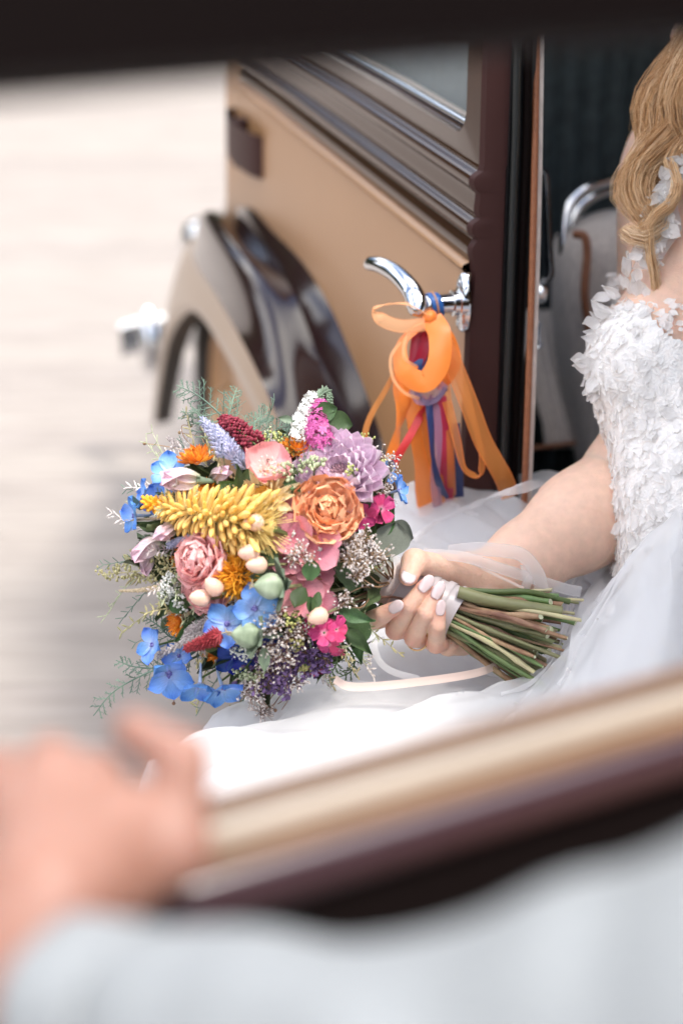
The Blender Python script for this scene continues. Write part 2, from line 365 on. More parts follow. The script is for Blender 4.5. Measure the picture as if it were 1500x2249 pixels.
# partition of ribbed dark cloth behind the front seats
pt = MB(); xs = np.linspace(-.10, -1.36, 240); pt.grid([[car(.62 + .004 * math.sin(i * 1.05), w, z) for z in (.35, 1.41)] for i, w in enumerate(xs)]); put("ribbed_curtain", pt, "interior_cloth", CAR)
# cowl and bonnet (draw in and fall away ahead of the door)
cw = MB(); G = []
for s in np.linspace(1.009, 1.16, 14):
    G.append([car(s, w + bend(s) - .9 * max(0, s - 1.125) , z) for w, z in ((-.012, .3), (.002, .5), (.004, .75), (.0, .945), (-.006, 1.0), (-.03, 1.06), (-.08, 1.085), (-.7, 1.11))])
cw.grid(G); put("cowl", cw, "tan_paint", CAR)
bn = MB(); G = []
for s in np.linspace(1.162, 2.25, 16):
    q = (s - 1.162) / 1.1; G.append([car(s, -.06 - .36 * q ** .7 + w, z - .14 * q ** .6) for w, z in ((-.012, .62), (0, .70), (-.0, .85), (-.03, .95), (-.09, 1.01), (-.4, 1.05), (-.6, 1.05))])
bn.grid(G); put("bonnet", bn, "tan_paint", CAR)
gr = MB(); gr.box(car(2.27, -.70, .62), (AX, NX, ZUP), (.02, .30, .34), bev=.012); put("radiator_grille", gr, "chrome", CAR)
# --- front wing: rails from the body out over the crown to the lip of the wheel arch
def rail(pts): return spline([carp(x, y, w) for x, y, w in pts], 44)
RA = rail([(500, 436, -0.05), (524, 438, -0.02), (546, 451, 0.003), (609, 510, 0.003), (668, 572, 0.003), (722, 655, 0.003), (765, 745, 0.003), (825, 900, 0.003), (880, 1090, 0.003), (905, 1190, 0.002)])
RB = rail([(494, 458, -0.045), (510, 466, -0.01), (530, 492, 0.012), (590, 565, 0.02), (640, 636, 0.026), (680, 732, 0.03), (715, 838, 0.032), (752, 950, 0.032), (800, 1090, 0.03), (825, 1190, 0.02)])
RD = rail([(486, 484, -0.03), (455, 508, 0.012), (424, 545, 0.04), (434, 588, 0.06), (474, 648, 0.078), (528, 742, 0.092), (574, 836, 0.1), (616, 940, 0.104), (660, 1090, 0.104), (684, 1190, 0.09)])
RE = rail([(400, 566, -0.008), (392, 580, 0.016), (392, 600, 0.042), (410, 632, 0.064), (458, 690, 0.083), (515, 780, 0.097), (562, 868, 0.105), (602, 955, 0.108), (645, 1090, 0.108), (665, 1190, 0.094)])
RF = rail([(340, 900, 0), (346, 800, 0.02), (358, 730, 0.042), (398, 672, 0.064), (445, 680, 0.08), (500, 765, 0.094), (550, 860, 0.103), (590, 955, 0.106), (632, 1090, 0.106), (650, 1190, 0.092)])
RG = rail([(339, 932, 0), (353, 838, 0.016), (372, 748, 0.036), (408, 690, 0.058), (440, 694, 0.074), (492, 775, 0.088), (541, 866, 0.097), (581, 958, 0.1), (622, 1092, 0.1), (640, 1192, 0.086)])
wg = MB(); K = [RA, RA * .5 + RB * .5 + NX * .004, RB]
wg.grid(K); put("wing_bead", wg, "maroon_paint", CAR)
def cross(rails, n): return np.stack([spline([r[i] for r in rails], n) for i in range(44)], 1)
wg = MB(); RM = (RB + RD) / 2 + (ZUP * .75 + NX * .35) * .20 * np.linalg.norm(RD - RB, axis=1)[:, None]; wg.grid(cross([RB, RM, RD], 16)); put("wing_crown", wg, "maroon_paint", CAR)
wg = MB(); wg.grid(cross([RD, RE, RF, RG], 18)); put("wing_side", wg, "cream_tan", CAR)
inn = MB(); c0 = car(1.42, -.10, .20)
G = [[RG[i] * (1 - t) + (RG[i] - NX * .034 - AX * .01 + ZUP * .006) * t for i in range(44)] for t in np.linspace(0, 1, 6)]
inn.grid(G); put("wing_liner", inn, "rubber_brown", CAR)
# wheel
WH = holder("front_wheel", CAR); wc = car(1.36, -.10, .30)
ty = MB(); ty.lathe(wc - NX * .065, NX, [(0, .20), (.0, .26), (.02, .30), (.04, .31), (.09, .31), (.11, .30), (.13, .26), (.125, .20), (.1, .195)], 48); put("tyre", ty, "tyre", WH)
ri = MB(); ri.lathe(wc - NX * .03, NX, [(.08, .197), (.06, .18), (.05, .12), (.075, .08), (.10, .07), (.115, .04), (.118, 0)], 40); put("wheel_rim", ri, "wheel_paint", WH)
# headlamp and bumper
hl = MB(); hc2 = px(452, 536, 3.45); hl.lathe(hc2 - AX * .06, AX, [(0, .0), (.012, .022), (.04, .035), (.08, .040), (.10, .041), (.11, .038), (.115, 0)], 28); put("headlamp", hl, "chrome", CAR)
bp = MB(); b0, b1 = px(266, 752, 3.75), px(420, 748, 3.70); bdir = unit(b1 - b0)
Q = spline([b0, b0 * .75 + b1 * .25 + AX * .03, b0 * .4 + b1 * .6 + AX * .05, b1 + AX * .06, b1 + bdir * .8 + AX * .08], 30)
G = []
for k, (o, h) in enumerate(((-.012, -.035), (.006, -.03), (.010, 0), (.006, .03), (-.012, .035), (-.014, 0))):
    G.append(Q - AX * o + ZUP * h)
bp.grid(G, closed_u=True); bp.f.append(tuple(i * 30 for i in range(6))); bp.m.append(0); put("front_bumper", bp, "chrome", CAR)
ov = MB(); ov.tube(spline([b0 + bdir * .06 + ZUP * .07 - AX * .005, b0 + bdir * .06 - AX * .03, b0 + bdir * .06 - ZUP * .06 - AX * .005], 12), [.008, .014, .018, .02, .021, .021, .021, .02, .02, .018, .014, .008], 12); put("bumper_overrider", ov, "chrome", CAR)
# --- rear door, standing open towards the camera: we look through its window
RDr = holder("rear_door", CAR)
DA = R(62); DD = np.array([math.sin(DA), math.cos(DA), 0]); DN = np.array([-DD[1], DD[0], 0])   # DN: away from the camera
D0 = px(700, 1680, .68).copy(); D0[2] = 0
def dr(u, v, z): return D0 + DD * u + DN * v + np.array([0, 0, z])
def dsweep(name, prof, m, u0=-.48, u1=.42, n=2, closed=True):
    b = MB(); b.grid([[dr(u, v, z) for v, z in prof] for u in np.linspace(u0, u1, n)], closed_v=closed, flip=True); b.f += [tuple(range(len(prof))), tuple(range((n - 1) * len(prof), n * len(prof)))[::-1]]; b.m += [0, 0]
    return put(name, b, m, RDr)
dsweep("sill_bead", [(.003, 1.046), (.003, 1.0555), (.0015, 1.0575), (-.001, 1.058), (-.0025, 1.0565), (-.003, 1.046)], "tan_trim")
dsweep("glass_slot", [(-.0032, 1.040), (-.0032, 1.0538), (-.0070, 1.0538), (-.0070, 1.040)], "slot_grey")
dsweep("sill_capping", [(-.0073, 1.044), (-.0073, 1.0520), (-.0085, 1.0530), (-.0115, 1.0520), (-.0132, 1.0495), (-.0138, 1.0470), (-.0138, 1.044)], "sill_cream")
dsweep("sill_moulding", [(-.012, 1.0375), (-.012, 1.0437), (-.0150, 1.0437), (-.0165, 1.0425), (-.0168, 1.0375)], "tan_trim")
dsweep("inner_rail", [(-.013, 1.018), (-.013, 1.0372), (-.0175, 1.0372), (-.0205, 1.034), (-.0220, 1.029), (-.0220, 1.022), (-.020, 1.018)], "mauve_lacquer")
dsweep("door_board", [(.02, .35), (.02, 1.0445), (-.0115, 1.0445), (-.0115, 1.017), (-.018, 1.010), (-.020, .35)], "dark_maroon")
dsweep("window_header", [(.03, 1.3135), (.03, 1.40), (-.05, 1.40), (-.05, 1.325), (-.02, 1.3135)], "dark_maroon")

for u_ in (-.50, .415):
    q = MB(); q.box(dr(u_, -.01, .89), (DD, DN, ZUP), (.019, .035, .50), bev=.006); put("window_post", q, "dark_maroon", RDr)

# a wood beyond the yard, away to the left and ahead: it shows only in the polished paint
tw = MB(); az = np.radians(np.linspace(-150, 40, 230)); hs_ = np.linspace(0, 1, 16); nr = rng.normal(size=(230, 16))
G = [[np.array([math.sin(a_) * (26 + 3 * math.sin(a_ * 13) + 1.3 * nr[i, j] - 4 * h * h), math.cos(a_) * (26 + 3 * math.sin(a_ * 13) + 1.3 * nr[i, j] - 4 * h * h), h * (7.5 + 2.2 * math.sin(a_ * 21 + 1) + 1.2 * math.sin(a_ * 57)) + .4 * nr[i, j] * (j > 0)]) for j, h in enumerate(hs_)] for i, a_ in enumerate(az)]
tw.grid(G); mat("far_foliage", (.045, .065, .022), .9, (.07, .085, .03), .4, 1.5); tag(put("far_wood", tw, "far_foliage", smooth=False), "dark green wood standing beyond the yard", "wood", kind="stuff")
# ================================================================ bodies: rounded bones blended into one skin
def skin_mesh(bones, h, clip=None):
    """bones: (a, b, ra, rb, k) rounded cones, blended with radius k into what is there. Surface nets."""
    A = np.array([b[0] for b in bones] + [b[1] for b in bones]); rm = max(max(b[2], b[3]) for b in bones) + .02
    lo = np.array([min(min(b[0][i] - b[2], b[1][i] - b[3]) for b in bones) for i in range(3)]) - .012
    hi = np.array([max(max(b[0][i] + b[2], b[1][i] + b[3]) for b in bones) for i in range(3)]) + .012
    if clip is not None: lo = np.maximum(lo, clip[0]); hi = np.minimum(hi, clip[1])
    n = np.ceil((hi - lo) / h).astype(int) + 1
    D = np.full(n, .05, np.float32); X = [lo[i] + h * np.arange(n[i]) for i in range(3)]
    for a, b, ra, rb, k in bones:
        a = np.asarray(a); b = np.asarray(b); m = max(k, 3 * h) + 2 * h
        i0 = np.maximum(0, np.floor((np.minimum(a - ra, b - rb) - m - lo) / h).astype(int)); i1 = np.minimum(n, np.ceil((np.maximum(a + ra, b + rb) + m - lo) / h).astype(int) + 1)
        if np.any(i1 <= i0): continue
        sl = tuple(slice(i0[i], i1[i]) for i in range(3))
        P = [X[0][sl[0]][:, None, None] - a[0], X[1][sl[1]][None, :, None] - a[1], X[2][sl[2]][None, None, :] - a[2]]
        ba = b - a; L2 = np.dot(ba, ba) + 1e-12
        t = np.clip((P[0] * ba[0] + P[1] * ba[1] + P[2] * ba[2]) / L2, 0, 1)
        d = np.sqrt((P[0] - t * ba[0]) ** 2 + (P[1] - t * ba[1]) ** 2 + (P[2] - t * ba[2]) ** 2) - (ra + (rb - ra) * t)
        o = D[sl]
        if k > 0:
            hh = np.clip(.5 + .5 * (o - d) / k, 0, 1); D[sl] = o * (1 - hh) + d * hh - k * hh * (1 - hh)
        else: D[sl] = np.minimum(o, d)
    ins = D < 0
    c = np.zeros(n - 1, np.uint8)
    for i in (0, 1):
        for j in (0, 1):
            for k in (0, 1): c += ins[i:n[0] - 1 + i, j:n[1] - 1 + j, k:n[2] - 1 + k]
    act = (c > 0) & (c < 8); idx = np.argwhere(act); nid = np.full(n - 1, -1, np.int64); nid[act] = np.arange(len(idx))
    S = np.zeros((len(idx), 3)); W = np.zeros(len(idx)); E = [(0, 0, 0), (1, 0, 0), (0, 1, 0), (1, 1, 0), (0, 0, 1), (1, 0, 1), (0, 1, 1), (1, 1, 1)]
    for p in E:
        for ax in range(3):
            if p[ax]: continue
            q = list(p); q[ax] = 1
            v0 = D[tuple((idx + p).T)]; v1 = D[tuple((idx + q).T)]; cr_ = (v0 < 0) != (v1 < 0)
            t = np.where(cr_, v0 / np.where(cr_, v0 - v1, 1), 0); pt = np.array(p, float)[None].repeat(len(idx), 0); pt[:, ax] += t
            S += pt * cr_[:, None]; W += cr_
    V = lo + h * (idx + S / W[:, None]); F = []
    for ax in range(3):
        u, v = (ax + 1) % 3, (ax + 2) % 3
        s0 = [slice(1, n[i] - 1) for i in range(3)]; s0[ax] = slice(0, n[ax] - 1); s1 = list(s0); s1[ax] = slice(1, n[ax])
        a_, b_ = ins[tuple(s0)], ins[tuple(s1)]; ed_ = np.argwhere(a_ != b_); off = np.ones(3, int); off[ax] = 0; cell = ed_ + off
        up = a_[tuple(ed_.T)]
        def cid(du, dv):
            q = cell.copy(); q[:, u] -= du; q[:, v] -= dv; return nid[tuple(q.T)]
        Q = np.stack([cid(1, 1), cid(0, 1), cid(0, 0), cid(1, 0)], 1); Q[~up] = Q[~up][:, ::-1]; F.append(Q)
    F = np.concatenate(F); F = F[(F >= 0).all(1)]
    return V, F
def smooth_net(V, F, it=2, lam=.5):
    E = np.concatenate([F[:, [0, 1]], F[:, [1, 2]], F[:, [2, 3]], F[:, [3, 0]]])
    for _ in range(it):
        S = np.zeros_like(V); C = np.zeros(len(V))
        for a_, b_ in ((0, 1), (1, 0)):
            for k in range(3): S[:, k] += np.bincount(E[:, a_], V[E[:, b_], k], len(V))
            C += np.bincount(E[:, a_], minlength=len(V))
        V = V * (1 - lam) + lam * S / np.maximum(C, 1)[:, None]
    return V
def npmesh(name, V, F, mats, parent):
    b = MB(); b.add(V, [tuple(q) for q in F.tolist()]); return put(name, b, mats, parent)

mat("skin", (.72, .47, .37), .46, attr=[(0, (.79, .53, .40)), (.5, (.77, .44, .33)), (1, (.74, .36, .27))], var=.06, nscale=110, sss=.35, bump=.3, bscale=420, spec=.4)
mat("nail", (.72, .57, .56), .2, coat=.8, coat_rough=.03, var=.06, nscale=120)
mat("white_satin", (.66, .66, .675), .6, var=.03, nscale=8, sheen=.3)
mat("tulle", (.90, .90, .905), .8, transl=.3, alpha=.42)
mat("tulle_dense", (.86, .86, .87), .8, transl=.35, alpha=.55)
mat("lace", (.95, .93, .91), .75, var=.07, nscale=4, stretch=(20, 1.5, 1), transl=.35, alpha=.80, bump=.5, rnd=.04)
mat("lace_ground", (.90, .88, .86), .85, (.86, .81, .77), .06, 120, bump=.8, bscale=420)
mat("gold", (.85, .62, .32), .18, metal=1.)
mat("hair", (.42, .235, .095), .4, attr=[(0, (.36, .18, .08)), (.3, (.64, .39, .19)), (1, (.90, .68, .44))], spec=.6)

mat("eye_white", (.8, .8, .8), .2); mat("eye_blue", (.05, .12, .2), .2); mat("lip", (.55, .18, .17), .4)
BR = root("person", tuple(pxz(1560, 1330, .45)), "bride in white lace dress seated in the car doorway holding the bouquet", "person")
def P_(x, y, z): return px(x, y, z)
hand = []
def chain(pts, rad, k0, k=.005):
    for i in range(len(pts) - 1): hand.append((pts[i], pts[i + 1], rad[i], rad[i + 1], k0 if i == 0 else k))
WR = P_(1098, 1268, 1.605)
# torso and arm first, then the palm, then the fingers one by one
body = [(P_(1640, 420, 1.78), P_(1600, 1000, 1.77), .125, .105, 0), (P_(1600, 1000, 1.77), P_(1600, 1330, 1.75), .105, .13, .05),
        (P_(1545, 420, 1.72), P_(1490, 690, 1.665), .053, .047, .05), (P_(1440, 790, 1.64), P_(1470, 830, 1.65), .055, .059, .04),
        (P_(1650, 330, 1.82), P_(1660, 60, 1.82), .055, .05, .04), (P_(1672, -80, 1.80), P_(1660, 10, 1.80), .085, .075, .03),
        (P_(1580, 520, 1.88), P_(1505, 965, 1.75), .042, .034, .04),
        (P_(1505, 965, 1.75), P_(1395, 1052, 1.705), .031, .0300, .06), (P_(1395, 1052, 1.705), P_(1270, 1147, 1.66), .0300, .0285, .06),
        (P_(1270, 1147, 1.66), P_(1150, 1232, 1.62), .0285, .0248, .06), (P_(1150, 1232, 1.62), P_(1085, 1270, 1.600), .0262, .0225, .03)]
hand = list(body[7:])
M_i, M_m, M_r, M_p = P_(905, 1336, 1.590), P_(930, 1372, 1.594), P_(955, 1404, 1.592), P_(1000, 1404, 1.592)
for q, r0, r1 in ((M_i, .020, .0115), (M_m, .021, .0115), (M_r, .021, .011), (M_p, .020, .0105)):
    hand.append((P_(1080, 1285, 1.602), q, r0, r1, .012))
chain([P_(1075, 1264, 1.598), P_(1025, 1256, 1.586), P_(974, 1246, 1.566), P_(910, 1234, 1.534), P_(897, 1266, 1.5195)], [.0190, .0165, .0112, .0100, .0080], .014, .006)
chain([P_(1060, 1330, 1.592), P_(1018, 1400, 1.578), P_(985, 1415, 1.566)], [.017, .0135, .0105], .012, .008)
F_I = [M_i, P_(808, 1366, 1.556), P_(842, 1350, 1.530), P_(865, 1336, 1.5235)]
F_M = [M_m, P_(868, 1384, 1.549), P_(899, 1329, 1.5225), P_(934, 1285, 1.5200)]
F_R = [M_r, P_(909, 1401, 1.545), P_(936, 1346, 1.5205), P_(960, 1300, 1.5195)]
F_P = [M_p, P_(957, 1415, 1.547), P_(961, 1374, 1.5235), P_(966, 1342, 1.5205)]
chain(F_I, [.0095, .0086, .0076, .0060], .0010, .0008)
chain(F_M, [.0095, .0085, .0075, .0058], .0010, .0008)
chain(F_R, [.0090, .0083, .0073, .0056], .0010, .0008)
chain(F_P, [.0085, .0080, .0066, .0050], .0010, .0008)
V, F = skin_mesh(hand, .00118); V = smooth_net(V, F, 2, .4)
V2, F2 = skin_mesh(body[:9], .004, (np.array([-9, -9, .55]), np.array([.75, 9, 1.75]))); V2 = smooth_net(V2, F2, 3, .5)
VA = np.vstack([V, V2]); red = np.full(len(VA), .02)
for fn in (F_I, F_M, F_R, F_P): 
    for q_, s_, k_ in ((fn[1], .011, .65), (fn[2], .008, .40), (fn[3], .009, .75)): red = np.maximum(red, k_ * np.exp(-(np.linalg.norm(VA - q_, axis=1) / s_) ** 4 * .6))
for q_, s_, k_ in ((P_(910, 1234, 1.534), .012, .5), (P_(897, 1266, 1.5195), .010, .7), (P_(974, 1246, 1.566), .014, .35), (P_(1495, 965, 1.75), .05, .4)): red = np.maximum(red, k_ * np.exp(-(np.linalg.norm(VA - q_, axis=1) / s_) ** 2))
bm_ = MB(); bm_.add(VA, [tuple(q) for q in np.vstack([F, F2 + len(V)]).tolist()], red); put("body", bm_, "skin", BR)
# finger nails: almond plates lying on the finger tips
def nail(tip, prev, rt, rp_, L, Wd, over, face):
    f0 = unit(face); a_ = tip + f0 * rt; p_ = prev + f0 * rp_; d = unit(a_ - p_); f = unit(f0 - d * np.dot(f0, d)); sd = np.cross(d, f); b = MB(); G = []; nu, nv = 14, 9
    for i in range(nu):
        t = i / (nu - 1); w = Wd * (.80 + .25 * math.sin(math.pi * min(1, t * 1.3) * .55)) * (1 if t < .5 else math.sqrt(max(0., 1 - ((t - .5) / .5) ** 2.4))) * (1 if t > .12 else .72 + 2.3 * t)
        G.append([a_ + d * (over - L * (1 - t)) + sd * w * s_ + f * (.0007 - .30 * Wd * s_ * s_ - .0016 * max(0, t - .45) ** 2) for s_ in np.linspace(-1, 1, nv)])
    b.grid(G); return put("fingernail", b, "nail", BR, mod=.0007)
nail(P_(897, 1266, 1.5195), P_(910, 1234, 1.534), .0080, .0100, .0165, .0060, .0075, -CAMF + CAMU * .10)
for fn, rt, rq_, wd, L_ in ((F_I, .0060, .0076, .0046, .0140), (F_M, .0058, .0075, .0047, .0158), (F_R, .0056, .0073, .0046, .0155), (F_P, .0050, .0066, .0040, .0130)):
    nail(fn[3], fn[2], rt, rq_, L_, wd, .0090, -CAMF + CAMU * .12)
# ring on the ring finger
rg = MB(); ax = unit(F_R[0] - F_R[1]); rc = F_R[1] + ax * .0075 - CAMU * .0006; u = unit(np.cross(ax, CAMU)); v = np.cross(ax, u); th = np.linspace(0, 2 * np.pi, 33)[:-1]
G = [[rc + (.0098 + .0008 * math.cos(q)) * (math.cos(t) * u + math.sin(t) * v) + ax * .0010 * math.sin(q) for q in np.linspace(0, 2 * np.pi, 9)[:-1]] for t in th]
rg.grid(G, closed_u=True, closed_v=True); ring_o = put("finger_ring", rg, "gold", BR)
st = MB(); sc_ = rc - unit(rc - P_(890, 1412, 1.54)) * .0115; st.lathe(sc_, -CAMF, [(-.001, 0), (-.001, .0012), (.0006, .0016), (.0016, .0008), (.0017, 0)], 8); put("ring_stone", st, "chrome", BR)

# ---------------------------------------------------------------- dress
dress = []
for (a_, b_, ra, rb, k) in (body[0], body[1], body[3]): dress.append((a_, b_, ra + .003, rb + .003, k))
dress.append((P_(1490, 870, 1.655), P_(1550, 1000, 1.635), .058, .060, .05))
dress.append((P_(1550, 1000, 1.635), P_(1555, 1100, 1.62), .058, .064, .05))
dress.append((P_(1555, 1100, 1.62), P_(1570, 1250, 1.62), .064, .082, .05))
V, F = skin_mesh(dress, .004, (np.array([-9, -9, .60]), np.array([.70, 9, 1.2])))
V = smooth_net(V, F, 2)
def neck(Vq):
    d = Vq - O; z = d[:, 1] * CP - d[:, 2] * SP; X = 750 + FPX * d[:, 0] / z; Y = 1124.5 - FPX * (d[:, 1] * SP + d[:, 2] * CP) / z
    return Y - np.interp(X, [1300, 1390, 1420, 1470, 1500, 1560], [650, 640, 672, 735, 742, 735])
keep = neck(V)[F].min(1) > 0
BOD = npmesh("bodice", V, F[keep], "lace_ground", BR)
# skirt: one continuous fall of cloth over the lap
HIP = pxz(1480, 1250, .75)[:2]
poly = [pxz(x, y, .675)[:2] for x, y in ((330, 1700), (470, 1545), (580, 1440), (690, 1330), (790, 1230), (880, 1150), (1000, 1098), (1130, 1062), (1280, 1052), (1420, 1060))]
poly += [np.array([.62, 1.75]), np.array([.62, .95]), np.array([-.02, .95])]
poly = np.array(poly)
nx_, ny_ = 190, 190
gx = np.linspace(-.42, .60, nx_); gy = np.linspace(.86, 1.98, ny_); GX, GY = np.meshgrid(gx, gy, indexing='ij')
def sdpoly(X, Y, Pq):
    d = np.full(X.shape, 9.); inside = np.zeros(X.shape, bool)
    for i in range(len(Pq)):
        a_, b_ = Pq[i], Pq[(i + 1) % len(Pq)]; e = b_ - a_
        t = np.clip(((X - a_[0]) * e[0] + (Y - a_[1]) * e[1]) / np.dot(e, e), 0, 1)
        d = np.minimum(d, np.hypot(X - a_[0] - t * e[0], Y - a_[1] - t * e[1]))
        c1 = (a_[1] > Y) != (b_[1] > Y); c2 = X < (b_[0] - a_[0]) * (Y - a_[1]) / (b_[1] - a_[1] + 1e-12) + a_[0]; inside ^= (c1 & c2)
    return np.where(inside, -d, d)
sd = sdpoly(GX, GY, poly)
ang = np.arctan2(GY - HIP[1], GX - HIP[0]); rad = np.hypot(GX - HIP[0], GY - HIP[1])
def bump2(x, y, Z, sx, sy, h, rot=0):
    c = pxz(x, y, Z)[:2]; dx, dy = GX - c[0], GY - c[1]; cr_, sr_ = math.cos(rot), math.sin(rot)
    return h * np.exp(-((dx * cr_ + dy * sr_) / sx) ** 2 - ((-dx * sr_ + dy * cr_) / sy) ** 2)
fold = np.clip(rad / .25, 0, 1) * (.006 * np.sin(ang * 17 + 3 * rad) + .004 * np.sin(ang * 31 + 1.3 - 9 * rad) + .0025 * np.sin(ang * 53 + 12 * rad))
ZS = .660 + fold + bump2(1120, 1150, .70, .34, .085, .055, .15) + bump2(560, 1500, .66, .13, .10, -.022) + bump2(1130, 1470, .65, .11, .09, -.034) + bump2(760, 1640, .70, .30, .07, .022, .25) + .004 * np.sin(9 * GX + 4 * GY) * np.sin(11 * GY)
q = np.clip(sd + .03, 0, None); ZS = ZS - np.where(q < .03, q * q * 6, .0054 + (q - .03) * 3.2)
ZS = np.maximum(ZS, .02 + .01 * np.sin(30 * GX))
HUMP = bump2(1478, 1310, .76, .066, .13, .125, .0) + bump2(1470, 1420, .76, .06, .09, .035)
SK = MB(); SK.grid(np.stack([GX, GY, ZS + HUMP * .8], -1)); put("skirt", SK, "white_satin", BR)
def wob(f1, f2, ph): return np.sin(f1 * GX + ph) * np.sin(f2 * GY + 1.7 * ph)
for k, (off, mt_, m0, m1, ph) in enumerate(((.012, "tulle_dense", 0, 1.25, .4), (.021, "tulle", 0, 1.0, 2.1))):
    a2 = ang * (26 - 7 * k) + 5 * np.sin(7 * rad + ph) + ph; Z2 = ZS + HUMP * (1.0 + .12 * k) + off + .0035 * (1 + k) * wob(38, 31, ph) + .0055 * np.sin(a2) * np.clip(rad / .22, .1, 1) + .0015 * np.sin(a2 * 2.7 + 6 * rad) + .0012 * wob(120, 95, ph)
    tl = MB(); tl.grid(np.stack([GX + .006 * wob(25, 14, ph + 1), GY, Z2], -1)); put("tulle_layer", tl, mt_, BR)
def on_tulle(x, y, up=.024):
    Z = .72
    for _ in range(12):
        P = pxz(x, y, Z); i = int(np.clip(np.searchsorted(gx, P[0]), 0, nx_ - 1)); j = int(np.clip(np.searchsorted(gy, P[1]), 0, ny_ - 1)); Z = .5 * Z + .5 * ((ZS + HUMP * 1.12)[i, j] + up)
    return pxz(x, y, Z)
for pts, w0, mt_ in (([(1352, 1165), (1300, 1220), (1262, 1290), (1240, 1380), (1215, 1450), (1165, 1505), (1100, 1530)], .007, "tulle_dense"), ([(1400, 1190), (1330, 1270), (1290, 1360), (1262, 1450), (1225, 1510)], .020, "tulle"), ([(1270, 1040), (1180, 1062), (1060, 1105), (960, 1150), (900, 1190)], .022, "tulle")):
    Q = spline([on_tulle(*p) for p in pts], 50); T, U, V_ = frames(Q); b = MB(); G = []
    for i in range(50):
        sd_ = unit(np.cross(T[i], ZUP)); w = w0 * (.6 + .5 * math.sin(i * .11 + w0 * 900)); G.append([Q[i] + sd_ * w * q_ / 2 + ZUP * (.004 * (1 - q_ * q_) + .001 * math.sin(i * .5 + 4 * q_)) for q_ in np.linspace(-1, 1, 6)])
    b.grid(G); put("tulle_fold", b, mt_, BR)
# ---------------------------------------------------------------- lace petals sewn to the bodice
def petal_mb(L=1., W=.45, nu=8, nv=5, tip=1.6, cup=.15, curl=.2, ruf=0., notch=0., basew=.25, seed=0, peak=.55):
    r_ = np.random.default_rng(seed); ph = r_.uniform(0, 6, 3); G = np.zeros((nu, nv, 3)); g_ = np.zeros((nu, nv))
    for i in range(nu):
        t = i / (nu - 1)
        w = W * (basew + (1 - basew) * math.sin(math.pi / 2 * min(1, t / peak))) * (1 if t <= peak else max(0.02, 1 - ((t - peak) / (1 - peak)) ** tip))
        for j in range(nv):
            s_ = 2 * j / (nv - 1) - 1; y = t * L * (1 - notch * (1 - abs(s_)) * t * t + notch * .4 * t * t * abs(s_))
            z = cup * W * s_ * s_ * (.4 + t) + curl * L * t * t + ruf * t * t * math.sin(s_ * 5 + ph[0]) + ruf * .6 * t * math.sin(s_ * 9 + t * 5 + ph[1])
            G[i, j] = (w * s_, y, z); g_[i, j] = t
    return MB().grid(G, g_)
LP = []
for k in range(7):
    b = petal_mb(1, .27 + .05 * (k % 3), 9, 5, 1.35, .3, (-.06, .06, .14)[k % 3], .035, 0, .2, k, (.40, .48, .55)[k % 3])
    LP.append(b.mesh("lace_petal", "lace", sharp=False))
bv = np.array([v.co[:] for v in BOD.data.vertices]) + LOC["person"]; bnm = np.array([v.normal[:] for v in BOD.data.vertices])
vis = (bnm @ -CAMF > -.35); dd = bv - O; zz = dd[:, 1] * CP - dd[:, 2] * SP; bx = 750 + FPX * dd[:, 0] / zz; by = 1124.5 - FPX * (dd[:, 1] * SP + dd[:, 2] * CP) / zz
cand = np.where(vis & (bx < 1560) & (by < 1290) & (by > 600))[0]; rng.shuffle(cand); chosen = []
for i in cand:
    if all(np.linalg.norm(bv[i] - bv[j]) > .0085 for j in chosen): chosen.append(i)
    if len(chosen) >= 300: break
for i in chosen:
    nm = bnm[i]; t_ = unit(np.cross(nm, rng.normal(size=3))); dn = -ZUP + .7 * NX * 0 + rng.normal(size=3) * .9; t_ = unit(dn - nm * np.dot(dn, nm))
    inst("lace_petal", LP[int(rng.integers(7))], mtx(bv[i] + nm * .001, unit(t_ + nm * rng.uniform(.0, .18)), nm, rng.uniform(.009, .016)), BR)
LS = MB(); Gq = [np.array([v.co[:] for v in m_.vertices]) for m_ in LP]; Fq = [tuple(p_.vertices) for p_ in LP[0].polygons]
for i in cand[:1500]:
    nm = bnm[i]; dn = -ZUP + rng.normal(size=3) * 1.1; t_ = unit(dn - nm * np.dot(dn, nm)); M_ = np.array(mtx(bv[i] + nm * .0006, unit(t_ + nm * rng.uniform(.0, .16)), nm, rng.uniform(.006, .011)))
    LS.add(Gq[int(rng.integers(7))] @ M_[:3, :3].T + M_[:3, 3], Fq)
tag(put("lace_embroidery", LS, "lace", BR), kind="stuff")
# edge petals standing off the silhouette, neckline and strap
edge = [(1385, 640, 1.625, -.7, -.9), (1370, 600, 1.625, -.4, -1), (1395, 570, 1.635, .2, -1), (1350, 650, 1.625, -.8, -.6), (1330, 690, 1.625, -1, -.2), (1318, 700, 1.625, -.8, -.7), (1310, 740, 1.625, -1, .2),
        (1306, 800, 1.625, -.8, .9), (1302, 830, 1.625, -.6, .9), (1300, 800, 1.625, -1, -.3), (1312, 850, 1.625, -.7, 1), (1345, 930, 1.635, .1, 1), (1400, 1000, 1.630, -1, -.1), (1390, 1040, 1.625, -.9, .5), (1370, 1100, 1.625, -1, .2), (1360, 1130, 1.625, -1, .5),
        (1372, 1085, 1.625, -.5, .9), (1400, 1075, 1.625, -.7, .6), (1420, 670, 1.625, .1, -1), (1440, 695, 1.625, .3, -1), (1462, 720, 1.625, .2, -1), (1480, 735, 1.625, .1, -1), (1497, 735, 1.625, -.1, -1), (1408, 655, 1.625, -.3, -1)]
